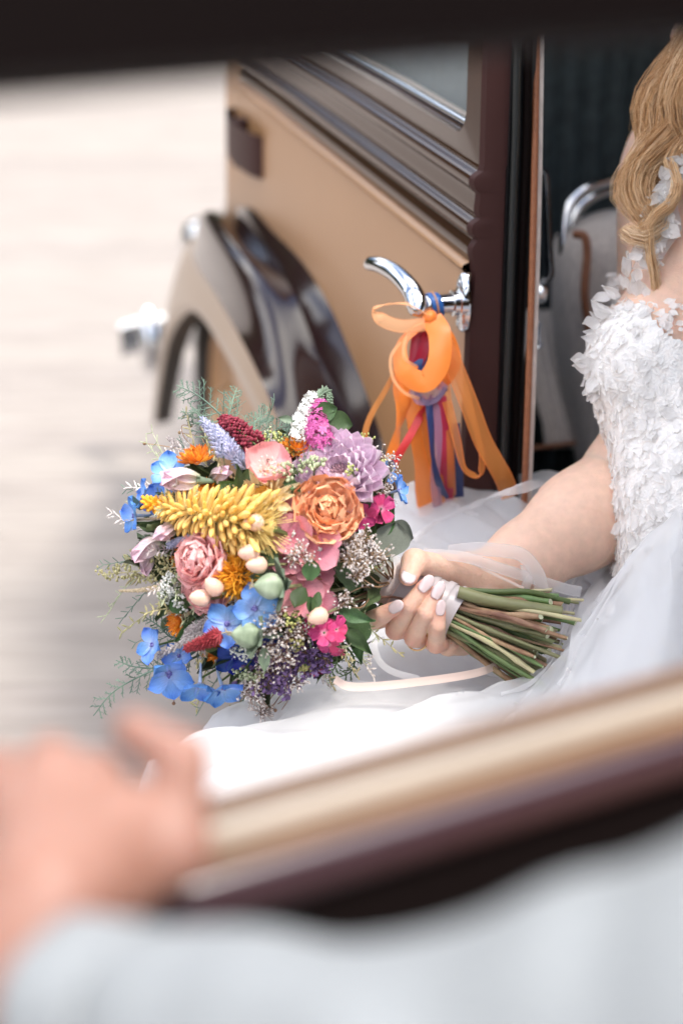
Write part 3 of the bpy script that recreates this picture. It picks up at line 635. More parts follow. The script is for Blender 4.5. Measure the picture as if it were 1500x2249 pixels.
for x, y, z, dx, dy in edge:
    for k in range(3):
        c = px(x + rng.uniform(-8, 14), y + rng.uniform(-10, 10), z + rng.uniform(-.004, .01)); d_ = unit(CAMR * (dx + rng.normal() * .35) - CAMU * (dy + rng.normal() * .35) - CAMF * rng.uniform(-.2, .4))
        inst("lace_petal", LP[int(rng.integers(7))], mtx(c, d_, -CAMF + rng.normal(size=3) * .5, rng.uniform(.012, .021)), BR)
strap = spline([px(1505, 352, 1.625), px(1462, 400, 1.625), px(1440, 440, 1.625), px(1448, 500, 1.625), px(1420, 545, 1.625), px(1392, 590, 1.625)], 40)
for i in range(40):
    for k in range(2):
        wd = (26, 12)[k] if i > 22 else (55, 28)[k]; c = strap[i] + CAMR * rng.uniform(-.2, .8) * wd / 2400 + CAMF * rng.uniform(-.004, .004)
        if i > 28 and k: continue
        d_ = unit(CAMR * rng.normal() * .8 - CAMU * (.4 + rng.normal() * .7) - CAMF * rng.uniform(0, .4)); inst("lace_petal", LP[int(rng.integers(7))], mtx(c, d_, -CAMF + rng.normal(size=3) * .5, rng.uniform(.011, .019)), BR)
sb = MB(); sb.grid([strap + CAMF * .006 - CAMR * .002, strap + CAMF * .006 + CAMR * .02]); put("shoulder_strap", sb, "tulle_dense", BR)
# appliqued leaf sprays on the tulle
apc = 0
for x, y in ((1375, 1228), (1352, 1250), (1400, 1215), (1338, 1262), (1385, 1240), (1250, 1290), (1256, 1300), (1440, 1352), (1452, 1345), (1445, 1365), (1462, 1356), (1478, 1390), (1468, 1400)):
    i = np.argmin(abs(GX - pxz(x, y, .80)[0]) + abs(GY - pxz(x, y, .80)[1])); c = np.array([GX.flat[i], GY.flat[i], (ZS + HUMP * 1.0).flat[i] + .020])
    inst("lace_petal", LP[apc % 7], mtx(c, CAMR * rng.normal() + CAMU * rng.normal(), -CAMF + ZUP * .8, .011), BR); apc += 1
# ---------------------------------------------------------------- hair: loose waves
HR = MB()
locks = [([(1562, 80, 1.690), (1492, 160, 1.670), (1450, 230, 1.660), (1441, 290, 1.655), (1419, 340, 1.650), (1402, 380, 1.645), (1394, 430, 1.640), (1416, 480, 1.635), (1441, 520, 1.630)], .020, 90),
         ([(1582, 130, 1.690), (1505, 230, 1.660), (1468, 300, 1.650), (1421, 370, 1.640), (1401, 440, 1.630), (1421, 490, 1.630), (1411, 520, 1.625), (1391, 505, 1.625), (1401, 540, 1.625)], .016, 70),
         ([(1602, 120, 1.690), (1531, 220, 1.650), (1508, 300, 1.640), (1473, 350, 1.630), (1478, 400, 1.620), (1456, 450, 1.620), (1426, 490, 1.620), (1446, 560, 1.620), (1452, 620, 1.615), (1421, 690, 1.615), (1376, 740, 1.615), (1354, 780, 1.615)], .006, 26),
         ([(1602, 60, 1.680), (1542, 130, 1.650), (1526, 220, 1.640), (1538, 300, 1.640), (1523, 350, 1.640), (1536, 420, 1.650)], .030, 110),
         ([(1542, 60, 1.720), (1482, 150, 1.700), (1459, 240, 1.690), (1466, 320, 1.680), (1438, 400, 1.675), (1426, 440, 1.670), (1441, 480, 1.665)], .016, 60),
         ([(1568, 200, 1.670), (1510, 280, 1.660), (1475, 330, 1.660), (1439, 390, 1.650), (1416, 420, 1.650), (1428, 470, 1.645)], .012, 40)]
for pts, sp, cnt in locks:
    g0 = spline([px(*p) for p in pts], 44); tt = np.linspace(0, 1, 44); g0 = g0 + CAMR * (.0075 * np.sin(tt * 13 + sp * 400) * np.clip(tt * 2, 0, 1))[:, None] + CAMF * (.006 * np.cos(tt * 13 + sp * 400) * tt)[:, None]; T, U, V_ = frames(g0)
    for k in range(int(cnt * 6)):
        a0, rr_ = rng.uniform(0, 6.28), sp * math.sqrt(rng.uniform(.02, 1.25)); env = (1 - .72 * tt ** 1.4) * (1 + .2 * np.sin(tt * rng.uniform(5, 11) + k)); tw = a0 + tt * rng.uniform(.5, 3.5)
        wv = .0022 * rng.uniform(.3, 1.6) * tt; p1, p2 = rng.uniform(0, 6, 2); f1 = rng.uniform(9, 19)
        Pk = g0 + (rr_ * env)[:, None] * (np.cos(tw)[:, None] * U + np.sin(tw)[:, None] * V_) + (wv * np.sin(f1 * tt + p1))[:, None] * U + (wv * np.cos(f1 * tt + p2))[:, None] * V_
        Pk = Pk[:int(rng.uniform(26, 44))]; HR.tube(Pk[::2], np.linspace(.00040, .00018, len(Pk[::2])), 3, caps=False, g=rng.uniform(.02, 1))
for k in range(30):                                   # flyaway hairs
    x0, y0 = rng.uniform(1405, 1440), rng.uniform(160, 420); dx, dy = rng.uniform(-38, -8), rng.uniform(50, 150)
    HR.tube(spline([px(x0 + 25, y0, 1.655), px(x0 + dx * .6, y0 + dy * .4, 1.655), px(x0 + dx, y0 + dy, 1.655)], 14), .00008, 3, caps=False, g=.4)
HC = P_(1672, -60, 1.80); FD = unit(np.array([-.85, -.5, -.1])); FS = np.cross(FD, ZUP)
for k in range(900):                                  # crown of the head
    d = unit(rng.normal(size=3)); d = unit(d - FD * max(0, np.dot(d, FD)) * .9 + ZUP * .25); p0 = HC + d * .088; e = HC - FD * .08 - ZUP * rng.uniform(.05, .22) + FS * rng.normal() * .05
    m1 = HC + unit(d - FD * .5 - ZUP * .2) * .098; HR.tube(spline([p0, m1, e], 10), .0009, 3, caps=False, g=rng.uniform(.02, 1))
put("hair", HR, "hair", BR)
for sg in (-1, 1):
    q = MB(); q.lathe(HC + FD * .074 + FS * .031 * sg - ZUP * .004, FD, [(0, .011), (.005, .009), (.008, .004), (.0085, 0)], 12); put("eye", q, "eye_white", BR); q = MB(); q.lathe(HC + FD * .0815 + FS * .031 * sg - ZUP * .004, FD, [(0, .0045), (.0015, .003), (.002, 0)], 10); put("iris", q, "eye_blue", BR)
q = MB(); q.tube(spline([HC + FD * .078 + ZUP * .002, HC + FD * .092 - ZUP * .028, HC + FD * .098 - ZUP * .042, HC + FD * .080 - ZUP * .048], 12), np.linspace(.007, .011, 12), 10); put("nose", q, "skin", BR)
q = MB(); q.tube(spline([HC + FD * .070 - FS * .022 - ZUP * .074, HC + FD * .082 - ZUP * .072, HC + FD * .070 + FS * .022 - ZUP * .074], 12), [.001, .003, .005, .006, .0065, .0065, .0065, .0065, .006, .005, .003, .001], 8); put("lips", q, "lip", BR)

# ================================================================ seat and chrome rails behind the bride (parts of the car)
sw = lambda x, y, z: px(x, y, z)
def seat_back():
    b = MB(); G = []
    for (xl, xr, y, z) in ((1250, 1560, 492, 2.16), (1225, 1600, 505, 2.10), (1214, 1640, 530, 2.07), (1208, 1650, 600, 2.06), (1210, 1650, 700, 2.07), (1222, 1650, 800, 2.08), (1240, 1660, 900, 2.09), (1262, 1670, 1000, 2.10), (1285, 1680, 1120, 2.11)):
        row = []
        for k in range(34):
            t = k / 15; row.append(px(xl + (xr - xl) * t, y - 34 * math.sin(math.pi * min(1, t * 1.6)) * max(0, 1 - (y - 490) / 120), z + .05 * (2 * abs(t - .3)) ** 2 - .03 * math.sin(t * math.pi) + (.05 if k == 0 else 0)))
        G.append(row)
    b.grid(G); return b
put("seat_back", seat_back(), "grey_fabric", CAR, mod='sub')
q = MB(); q.tube(spline([px(1262, 514, 2.03), px(1283, 520, 2.02), px(1289, 560, 2.02), px(1284, 650, 2.02), px(1300, 760, 2.035), px(1325, 880, 2.045), px(1345, 980, 2.05), px(1370, 1100, 2.06)], 40), .0048, 10); put("seat_piping", q, "leather_piping", CAR)
cu = MB(); G = []
for t in np.linspace(0, 1, 40):
    rowz = .006 * abs(math.sin(t * math.pi * 9)); G.append([px(1140 + 190 * t + dx, y, z - rowz) for dx, y, z in ((0, 680, 2.32), (0, 700, 2.27), (10, 760, 2.22), (30, 860, 2.18), (50, 930, 2.16), (55, 975, 2.16), (55, 985, 2.2))])
cu.grid(G); put("seat_cushion", cu, "grey_fabric", CAR)
q = MB(); q.tube(spline([px(1165, 985, 2.15), px(1300, 968, 2.15), px(1420, 955, 2.16)], 12), .003, 8); put("cushion_piping", q, "leather_piping", CAR)
for off, r_ in ((0, .0062), (1, .0056)):
    q = MB(); Pq = [(1238, 560), (1238, 500), (1250, 455), (1280, 420), (1330, 400), (1400, 385), (1480, 378)] if off == 0 else [(1252, 560), (1254, 505), (1268, 465), (1298, 436), (1345, 418), (1410, 408), (1480, 404)]
    q.tube(spline([px(x, y, 2.10 + .03 * off) for x, y in Pq], 40), r_, 14); put("seat_grab_rail", q, "chrome", CAR)
q = MB(); q.tube(spline([px(1184, 380, 1.85), px(1196, 385, 1.85), px(1200, 440, 1.85), px(1206, 560, 1.86), px(1208, 600, 1.86), px(1196, 618, 1.86), px(1172, 624, 1.86)], 40), .0042, 12); put("door_pull", q, "black_gloss", CAR)
q = MB(); q.lathe(px(1172, 642, 1.86), CAMR, [(0, 0), (0, .011), (.006, .012), (.012, .011), (.014, 0)], 16); put("pull_knob", q, "chrome", CAR)
q = MB(); q.tube(spline([px(1176, 705, 1.9), px(1184, 715, 1.9), px(1182, 745, 1.9), px(1186, 760, 1.9), px(1168, 768, 1.9)], 20), .0022, 8); put("striker_loop", q, "chrome", CAR)
# ================================================================ the bouquet
BQ = root("bouquet", tuple(px(930, 1312, 1.555)), "colourful meadow flower bouquet with ribbon wrapped stems in the bride's hand", "bouquet")
HA0, HA1 = px(859, 1279, 1.556), px(1003, 1346, 1.556); HAX = unit(HA1 - HA0); BIND = px(900, 1297, 1.556)
def dome(x, y, off=0.):
    r2 = ((x - 590) / 360) ** 2 + ((y - 1225) / 365) ** 2
    return 1.552 - .085 * math.sqrt(max(0, 1 - r2)) + off
def at(x, y, off=0.): return px(x, y, dome(x, y, off))
def outw(P, cw=.8): return unit(unit(P - BIND) + -CAMF * cw)
def A2(x): return np.asarray(x, float)
# --- pigments
mat("stem_green", (.13, .19, .055), .5, (.09, .15, .05), .2, 60, bump=.2, rnd=.25)
mat("stem_olive", (.26, .26, .12), .5, (.20, .22, .10), .2, 80, stretch=(1, 1, 1), bump=.2, rnd=.25)
mat("stem_brown", (.25, .12, .07), .6, (.30, .19, .11), .25, 70, bump=.3, rnd=.2)
mat("stem_straw", (.50, .42, .26), .6, (.40, .36, .20), .2, 70, rnd=.15)
mat("stem_cut", (.78, .76, .58), .7, (.45, .50, .28), .2, 300)
mat("leaf", (.055, .11, .035), .45, (.085, .15, .055), .25, 50, transl=.2, rnd=.3, bump=.2)
mat("leaf_grey", (.16, .21, .14), .55, (.20, .26, .18), .15, 50, transl=.15, rnd=.2)
mat("leaf_euca", (.17, .19, .15), .55, (.20, .215, .17), .1, 40, transl=.1)
mat("fern", (.12, .19, .14), .6, (.16, .24, .17), .2, 60, rnd=.15)
mat("blue", (.10, .28, .72), .5, attr=[(0, (.50, .62, .88)), (.45, (.22, .42, .82)), (1, (.08, .24, .70))], transl=0.14, rnd=.15, var=.16, nscale=3., stretch=(16, 1.4, 1), bump=.25)
mat("blue_dark", (.02, .05, .36), .5, attr=[(0, (.05, .10, .45)), (1, (.015, .05, .38))], transl=.25, rnd=.15, var=.16, nscale=3., stretch=(16, 1.4, 1), bump=.25)
mat("blue_eye", (.10, .08, .38), .5, (.35, .32, .55), .2, 600)
mat("yellow", (.80, .48, .06), .5, attr=[(0, (.95, .80, .42)), (.6, (.96, .70, .26)), (1, (.94, .60, .15))], transl=0.10, rnd=.10, var=.09, nscale=3., stretch=(16, 1.4, 1), bump=.25)
mat("yellow_pale", (.82, .64, .24), .55, attr=[(0, (.90, .70, .25)), (1, (.92, .78, .38))], transl=0.10, rnd=.1)
mat("gold_disc", (.72, .36, .03), .7, (.62, .26, .02), .2, 700, bump=1.)
mat("straw_cream", (.80, .62, .34), .5, attr=[(0, (.88, .62, .24)), (1, (.92, .82, .58))], transl=0.10, rnd=.1, var=.16, nscale=3., stretch=(16, 1.4, 1), bump=.25)
mat("orange", (.80, .25, .02), .5, attr=[(0, (.90, .48, .10)), (1, (.88, .30, .03))], transl=0.12, rnd=.2, var=.16, nscale=3., stretch=(16, 1.4, 1), bump=.25)
mat("orange_thread", (.92, .44, .04), .5, var=.1, nscale=200, transl=.2, rnd=.25)
mat("pink", (.80, .24, .26), .5, attr=[(0, (.94, .72, .66)), (.4, (.93, .48, .47)), (1, (.92, .40, .41))], transl=0.14, rnd=.08, var=.09, nscale=3., stretch=(16, 1.4, 1), bump=.25)
mat("pink_soft", (.80, .33, .36), .5, attr=[(0, (.94, .40, .40)), (1, (.96, .54, .52))], transl=0.12, rnd=.10, var=.09, nscale=3., stretch=(16, 1.4, 1), bump=.25)
mat("hydrangea", (.70, .17, .24), .5, attr=[(0, (.70, .17, .25)), (.5, (.82, .32, .38)), (1, (.87, .40, .44))], transl=0.12, rnd=.15, var=.16, nscale=3., stretch=(16, 1.4, 1), bump=.25)
mat("peach", (.85, .38, .16), .5, attr=[(0, (.99, .76, .54)), (.55, (.99, .58, .35)), (1, (.98, .50, .27))], transl=0.10, rnd=.10, var=.07, nscale=3., stretch=(16, 1.4, 1), bump=.25)
mat("lilac", (.62, .44, .66), .5, attr=[(0, (.70, .48, .64)), (.4, (.86, .66, .80)), (1, (.92, .76, .86))], transl=0.12, rnd=.06, var=.09, nscale=3., stretch=(16, 1.4, 1), bump=.25)
mat("lilac_heart", (.30, .17, .22), .6, (.46, .28, .30), .2, 400)
mat("magenta", (.50, .02, .12), .5, attr=[(0, (.75, .40, .50)), (.3, (.60, .04, .17)), (1, (.66, .06, .22))], transl=0.12, rnd=.15, var=.16, nscale=3., stretch=(16, 1.4, 1), bump=.25)
mat("buddleia", (.48, .06, .26), .5, (.60, .12, .36), .2, 200, transl=.2, rnd=.25)
mat("burgundy", (.19, .012, .025), .7, (.30, .03, .05), .3, 400, rnd=.3)
mat("bud_pink", (.72, .50, .54), .5, attr=[(0, (.48, .52, .32)), (.3, (.72, .60, .58)), (1, (.70, .46, .56))], transl=0.12, rnd=.1, var=.16, nscale=3., stretch=(16, 1.4, 1), bump=.25)
mat("berry", (.82, .58, .44), .3, (.84, .48, .36), .05, 50, coat=.4, sss=.2)
mat("white_floret", (.76, .77, .72), .7, var=.1, nscale=300, rnd=.1)
mat("limonium", (.40, .34, .32), .8, (.62, .56, .54), .25, 500, rnd=.3)
mat("statice", (.14, .07, .20), .7, (.24, .14, .32), .25, 300, rnd=.3)
mat("lavender", (.32, .34, .48), .7, (.45, .44, .58), .25, 300, rnd=.25)
mat("umbel", (.36, .38, .13), .6, (.44, .42, .15), .2, 300, rnd=.25)
mat("umbel_pale", (.40, .46, .27), .6, (.50, .54, .34), .2, 300, rnd=.2)
mat("pod", (.26, .33, .21), .55, (.34, .40, .28), .2, 90, stretch=(1, 1, .3), bump=.4)
mat("grass_tan", (.50, .38, .24), .8, (.60, .48, .32), .2, 300, rnd=.2)
mat("grass_olive", (.38, .34, .17), .8, (.46, .40, .22), .2, 300, rnd=.2)
mat("stamen", (.85, .70, .62), .6)
mat("ribbon_grey", (.55, .50, .50), .35, var=.05, nscale=40, sheen=.2)
mat("ribbon_blush", (.80, .62, .54), .4, var=.03, nscale=60, alpha=.9)
mat("organza_white", (.86, .84, .84), .6, alpha=.42, transl=.3)
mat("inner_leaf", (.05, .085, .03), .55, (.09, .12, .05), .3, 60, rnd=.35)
# --- petal meshes
def pm(name, mt_, **k): return petal_mb(**k).mesh(name, mt_, sharp=False)
def variants(name, mt_, n, **k): return [pm(name, mt_, seed=i + 3, **k) for i in range(n)]
def floret_set():
    out = []
    for k in range(3):
        b = MB(); P = np.array([(0, t, -.05 * t * t * (k + 1)) for t in np.linspace(0, 1, 9)]); b.tube(P, np.array([.028, .045, .056, .066, .074, .082, .088, .07, .018]) * (1 + .06 * k), 7, g=np.linspace(0, 1, 9)); out.append(b.mesh("floret", "yellow"))
    return out
PET = {
 'blue': variants("petal", "blue", 4, L=1, W=.42, cup=.35, curl=-.10, ruf=.05, basew=.25, tip=2.2, peak=.6),
 'blue_dark': variants("petal", "blue_dark", 3, L=1, W=.42, cup=.35, curl=-.10, ruf=.05, basew=.25, tip=2.2, peak=.6),
 'floret': floret_set(),
 'straw': variants("petal", "straw_cream", 3, L=1, W=.17, cup=.5, curl=.25, tip=1.3),
 'orange': variants("petal", "orange", 3, L=1, W=.20, cup=.5, curl=.25, tip=1.3),
 'pink': variants("petal", "pink", 4, L=1, W=.62, nu=10, nv=11, cup=.30, curl=.10, ruf=.045, basew=.18, tip=3.5, notch=.10, peak=.72),
 'ruffle': variants("petal", "pink_soft", 5, L=1, W=.52, nu=9, nv=13, cup=.2, curl=.15, ruf=.11, basew=.2, tip=4.5, notch=.05, peak=.75),
 'peach': variants("petal", "peach", 6, L=1, W=.44, nu=9, nv=11, cup=.45, curl=.18, ruf=.105, basew=.25, tip=4, notch=.08, peak=.72),
 'hyd': variants("sepal", "hydrangea", 4, L=1, W=.52, nu=8, nv=7, cup=.12, curl=-.05, ruf=.02, basew=.15, tip=2.6, peak=.6),
 'lilac': variants("petal", "lilac", 4, L=1, W=.27, nu=9, nv=7, cup=.7, curl=.12, ruf=.02, basew=.4, tip=2.6, peak=.62),
 'mag': variants("petal", "magenta", 3, L=1, W=.46, nu=8, nv=9, cup=.1, curl=-.08, ruf=.05, basew=.12, tip=5, notch=.12, peak=.8),
 'bud': variants("petal", "bud_pink", 3, L=1, W=.30, nu=9, nv=7, cup=1.0, curl=.02, basew=.5, tip=1.5, peak=.45),
 'leaf': variants("leaf", "leaf", 4, L=1, W=.22, nu=8, nv=5, cup=.5, curl=-.2, ruf=.02, tip=1.2, peak=.4),
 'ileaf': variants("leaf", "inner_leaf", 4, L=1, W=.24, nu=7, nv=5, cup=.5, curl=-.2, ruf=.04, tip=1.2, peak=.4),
 'gleaf': variants("leaf", "leaf_grey", 3, L=1, W=.24, nu=8, nv=5, cup=.5, curl=.1, tip=1.4, peak=.5),
 'rleaf': variants("leaf", "leaf", 3, L=1, W=.42, nu=9, nv=7, cup=.25, curl=-.1, tip=2.0, peak=.5),
 'euca': variants("leaf", "leaf_euca", 2, L=1, W=.52, nu=10, nv=9, cup=.15, curl=-.05, ruf=.02, tip=2.2, peak=.5),
}
def pick(k): q = PET[k]; return q[int(rng.integers(len(q)))]
def frame_of(nrm):
    n_ = unit(nrm); u = unit(np.cross(n_, [.2, .35, .9])); return n_, u, np.cross(n_, u)
def ball(mb, c, r, n=6, sq=1., axis=None, m=0):
    ax = ZUP if axis is None else unit(axis); mb.lathe(c - ax * r * sq, ax, [(r * sq * (1 - math.cos(t)), r * math.sin(t)) for t in np.linspace(0, math.pi, max(4, n // 2 + 2))], n, m)
def whorl(par, key, c, nrm, cnt, L, open_, ph=0., jit=.12, dr_=0., nm="petal", sx=None):
    n_, u, v = frame_of(nrm)
    for k in range(cnt):
        t = ph + 2 * math.pi * k / cnt + rng.normal() * jit; rd = math.cos(t) * u + math.sin(t) * v; op = open_ + rng.normal() * jit * .6
        y = rd * math.sin(op) + n_ * math.cos(op); z = n_ * math.sin(op) - rd * math.cos(op); l_ = L * rng.uniform(.9, 1.1)
        inst(nm, pick(key), mtx(c + rd * dr_, y, z, l_, None if sx is None else l_ * sx), par)
def stem_to(c, r=.0012, mt_="stem_green", sag=.0, par=None, name="stem", from_=None, side_=0.):
    a_ = BIND + rng.normal(size=3) * .008 - HAX * .03 if from_ is None else from_
    mid = (a_ + c) / 2 + np.array([0, 0, -sag]) + CAMF * .02 + CAMU * side_
    b = MB(); b.tube(spline([a_, mid, c], 12), np.linspace(r * 1.3, r, 12), 6); return put(name, b, mt_, par or BQ)

# --- delphiniums (blue): five petals, dark eye, spur
def delphinium(x, y, R_, off=0., dirn=None, key='blue', op=1.25, stem=True):
    c = at(x, y, off); nrm = outw(c, 1.4) if dirn is None else unit(A2(dirn)); R_ *= .86
    b = MB(); ball(b, c + nrm * .001, R_ * .13, 8, .6, nrm)
    for k in range(7): ball(b, c + nrm * R_ * .16 + rng.normal(size=3) * R_ * .06, R_ * .045, 5)
    h = put("delphinium_flower", b, "blue_eye", BQ)
    whorl(h, key, c, nrm, 5, R_, op, rng.uniform(0, 6), .10, R_ * .05)
    s = MB(); s.tube(spline([c, c - nrm * R_ * .6, c - nrm * R_ * 1.1 + CAMU * R_ * .25], 8), np.linspace(R_ * .09, R_ * .03, 8), 6); put("spur", s, "blue" if key == 'blue' else "blue_dark", h)
    if stem: stem_to(c - nrm * .004, .0009)
# --- daisy-like strawflower
def strawflower(x, y, R_, key, disc, off=0., dirn=None, rows=3, disc_r=.42, cone=0.):
    c = at(x, y, off); nrm = outw(c) if dirn is None else unit(A2(dirn)); b = MB()
    b.lathe(c - nrm * R_ * .1, nrm, [(R_ * (.12 + .22 * math.cos(t)), R_ * disc_r * math.sin(t)) for t in np.linspace(0, math.pi / 2 + .4, 8)], 16)
    for k in range(50):
        a_ = k * 2.39996; rr_ = R_ * disc_r * .95 * math.sqrt(k / 50); n_, u, v = frame_of(nrm); ball(b, c + nrm * R_ * (.24 - .16 * (k / 50)) + rr_ * (math.cos(a_) * u + math.sin(a_) * v), R_ * .045, 5)
    h = put("strawflower", b, disc, BQ)
    for r_ in range(rows): whorl(h, key, c - nrm * R_ * .05 * r_, nrm, 14, R_ * (.72 + .16 * r_), .75 + .35 * r_ - cone, r_ * .22, .10, R_ * disc_r * .7)
    stem_to(c - nrm * .006); return h
# --- godetia: four wide silky petals
def godetia(x, y, R_, dirn, off=0.):
    c = at(x, y, off); nrm = unit(A2(dirn)); b = MB(); b.tube(spline([c - nrm * R_ * .35, c - nrm * R_ * .1, c + nrm * R_ * .02], 6), [R_ * .12, R_ * .16, R_ * .17, R_ * .15, R_ * .1, R_ * .05], 8)
    h = put("godetia_flower", b, "leaf_grey", BQ); whorl(h, 'pink', c, nrm, 4, R_, 1.05, .5, .06, 0, sx=1.1)
    s = MB(); n_, u, v = frame_of(nrm)
    for k in range(9):
        t = k * .7; d = unit(nrm + .55 * (math.cos(t) * u + math.sin(t) * v)); s.tube(spline([c, c + d * R_ * .3 + nrm * R_ * .08, c + d * R_ * .62], 6), .0004, 4); ball(s, c + d * R_ * .62, .0009, 5)
    put("stamens", s, "stamen", h); stem_to(c - nrm * R_ * .3)
# --- carnation: crowded ruffled petals
def carnation(x, y, R_, key, dirn, off=0., name="carnation", cnts=(5, 7, 9, 11, 12), sq=1.):
    c = at(x, y, off); nrm = unit(A2(dirn)); b = MB(); b.lathe(c - nrm * R_ * 1.05, nrm, [(0, R_ * .1), (R_ * .2, R_ * .28), (R_ * .6, R_ * .30), (R_ * .75, R_ * .22)], 10)
    h = put(name, b, "leaf_grey", BQ)
    for k, n_ in enumerate(cnts):
        t = k / (len(cnts) - 1); whorl(h, key, c - nrm * R_ * (.42 + .18 * t), nrm, n_, R_ * (.66 + .38 * t), .18 + 1.22 * t, k * .6, .17, R_ * .04)
    stem_to(c - nrm * R_); return h
# --- dahlia: rows of cupped petals round a closed heart
def dahlia(x, y, R_, dirn, off=0.):
    c = at(x, y, off); nrm = unit(A2(dirn)); b = MB(); ball(b, c, R_ * .22, 12, .8, nrm)
    for k in range(60):
        a_ = k * 2.39996; t = math.sqrt(k / 60); n_, u, v = frame_of(nrm); rd = math.cos(a_) * u + math.sin(a_) * v
        p = c + nrm * R_ * .18 * (1 - t * t) + rd * R_ * .24 * t; b.tube([p, p + unit(nrm * (1.2 - t) + rd * t) * R_ * .09], [R_ * .035, R_ * .012], 5)
    h = put("dahlia", b, "lilac_heart", BQ)
    for k, n_ in enumerate((11, 14, 16, 17, 16)):
        t = k / 4; whorl(h, 'lilac', c - nrm * R_ * (.02 + .16 * t), nrm, n_, R_ * (.46 + .50 * t), .55 + .85 * t, k * .35, .05, R_ * .16)
    stem_to(c - nrm * R_ * .3)
# --- hydrangea floret: four round sepals
def hydrangea(x, y, R_, off=0., dirn=None):
    c = at(x, y, off); nrm = unit((outw(c, 1.6) if dirn is None else A2(dirn)) + rng.normal(size=3) * .15); b = MB(); ball(b, c + nrm * .0012, .0017, 8)
    for k in range(6): ball(b, c + nrm * .0016 + rng.normal(size=3) * .0012, .0007, 5)
    h = put("hydrangea_floret", b, "white_floret", BQ); whorl(h, 'hyd', c, nrm, 4, R_, 1.42, rng.uniform(0, 6), .08, 0, "sepal", 1.05); stem_to(c - nrm * .002, .0007)
# --- torch lily: spike of tubular florets
def torch(tipx, tipy, bx, by, off):
    a_, b_ = at(tipx, tipy, off + .006), at(bx, by, off); ax = unit(a_ - b_); Lg = np.linalg.norm(a_ - b_)
    s = MB(); s.tube(spline([b_ - ax * .02, b_, (a_ + b_) / 2, a_], 12), np.linspace(.006, .0022, 12), 10); h = put("torch_lily", s, "yellow_pale", BQ)
    n_, u, v = frame_of(ax); N = 210
    for k in range(N):
        t = k / N; th = k * 2.39996; p = b_ + ax * Lg * (.02 + .92 * t); rd = math.cos(th) * u + math.sin(th) * v
        op = 2.15 - 1.15 * t ** 1.5 + rng.normal() * .08; L_ = (.0225 * (1 - t) ** .5 + .0070) * rng.uniform(.82, 1.12)
        y = rd * math.sin(op) + ax * math.cos(op); inst("floret", pick('floret'), mtx(p + rd * (.006 - .004 * t), y, ax, L_ * rng.uniform(.92, 1.06), L_ * (1.0 + .5 * t)), h)
    o = MB()
    for k in range(42):
        th = k * 2.4; rd = math.cos(th) * u + math.sin(th) * v; p = a_ - ax * (.010 - .020 * k / 42); d = unit(rd + ax * (1.1 * k / 42)); o.tube([p, p + d * .005, p + d * .0085], [.0010, .0017, .0011], 6)
    put("buds", o, "orange_thread", h)
    st = MB()
    for k in range(420):
        th = k * 2.4; rd = unit(math.cos(th) * u + math.sin(th) * v + rng.normal(size=3) * .12); p = b_ + ax * rng.uniform(-.006, .024); d = unit(rd * 1.0 - ax * rng.uniform(.2, 1.7)); l_ = rng.uniform(.022, .034)
        st.tube([p + d * .012, p + d * l_ * .7, p + d * l_], [.0004, .00035, .0002], 4)
    put("stamens", st, "yellow_pale", h); stem_to(b_ - ax * .02, .0025)
# --- thistle head: ball of threads
def thistle(x, y, R_, off=0.):
    c = at(x, y, off); nrm = outw(c, 1.0); b = MB(); ball(b, c - nrm * R_ * .35, R_ * .62, 14, 1, nrm); h = put("safflower", b, "gold_disc", BQ); s = MB()
    for k in range(420):
        d = rng.normal(size=3); d = unit(d + nrm * .9); 
        if np.dot(d, nrm) < -.25: continue
        l_ = R_ * rng.uniform(.85, 1.15); p = c - nrm * R_ * .35; s.tube([p + d * R_ * .45, p + d * l_ * 1.02 + rng.normal(size=3) * .0008, p + d * l_ * 1.28 + rng.normal(size=3) * .0016], [.0006, .0005, .00025], 4)
    put("threads", s, "orange_thread", h); stem_to(c - nrm * R_)
# --- spikes built from many little balls or florets
def spike(name, P, r0, r1, n, mt_, br=.0015, fl=None, stem_m="stem_green", jit=.25):
    P = spline(P, 24); b = MB(); T, U, V_ = frames(P)
    for k in range(n):
        t = (k + .5) / n; i = min(22, int(t * 23)); p = P[i] + (P[i + 1] - P[i]) * (t * 23 - i); rr_ = r0 + (r1 - r0) * t; th = k * 2.39996
        rd = math.cos(th) * U[i] + math.sin(th) * V_[i]; q = p + rd * rr_ * rng.uniform(1 - jit, 1 + jit)
        if fl is None: ball(b, q, br * rng.uniform(.7, 1.3), 5, rng.uniform(.8, 1.4), rd)
        else:
            d = unit(rd + T[i] * fl); b.tube([p, p + d * rr_ * .6, p + d * rr_ * rng.uniform(.9, 1.25)], [br * .5, br, br * .25], 5)
    h = put(name, b, mt_, BQ); s = MB(); s.tube(P, .0009, 5); put("spike_stem", s, stem_m, h); return h
def blossoms(name, P, r0, r1, n, mt_, s_, mt2=None):
    """little five petalled flowers packed round a spike"""
    P = spline(P, 24); T, U, V_ = frames(P); b = MB()
    for k in range(n):
        t = (k + .5) / n; i = min(22, int(t * 23)); th = k * 2.39996; rd = math.cos(th) * U[i] + math.sin(th) * V_[i]; rr_ = (r0 + (r1 - r0) * t) * rng.uniform(.75, 1.1); c = P[i] + rd * rr_
        n_, u, v = frame_of(rd + rng.normal(size=3) * .3)
        for j in range(5):
            a_ = j * 1.2566 + k; d = math.cos(a_) * u + math.sin(a_) * v; w_ = np.cross(n_, d); m_ = c + d * s_ * .6 + n_ * s_ * .15; e_ = c + d * s_ + n_ * s_ * .1
            b.add([c, m_ + w_ * s_ * .32, e_ + w_ * s_ * .12, e_ - w_ * s_ * .12, m_ - w_ * s_ * .32], [(0, 1, 2, 3, 4)])
        b.tube([P[i], c], .0003, 3, caps=False)
    return put(name, b, mt_, BQ)
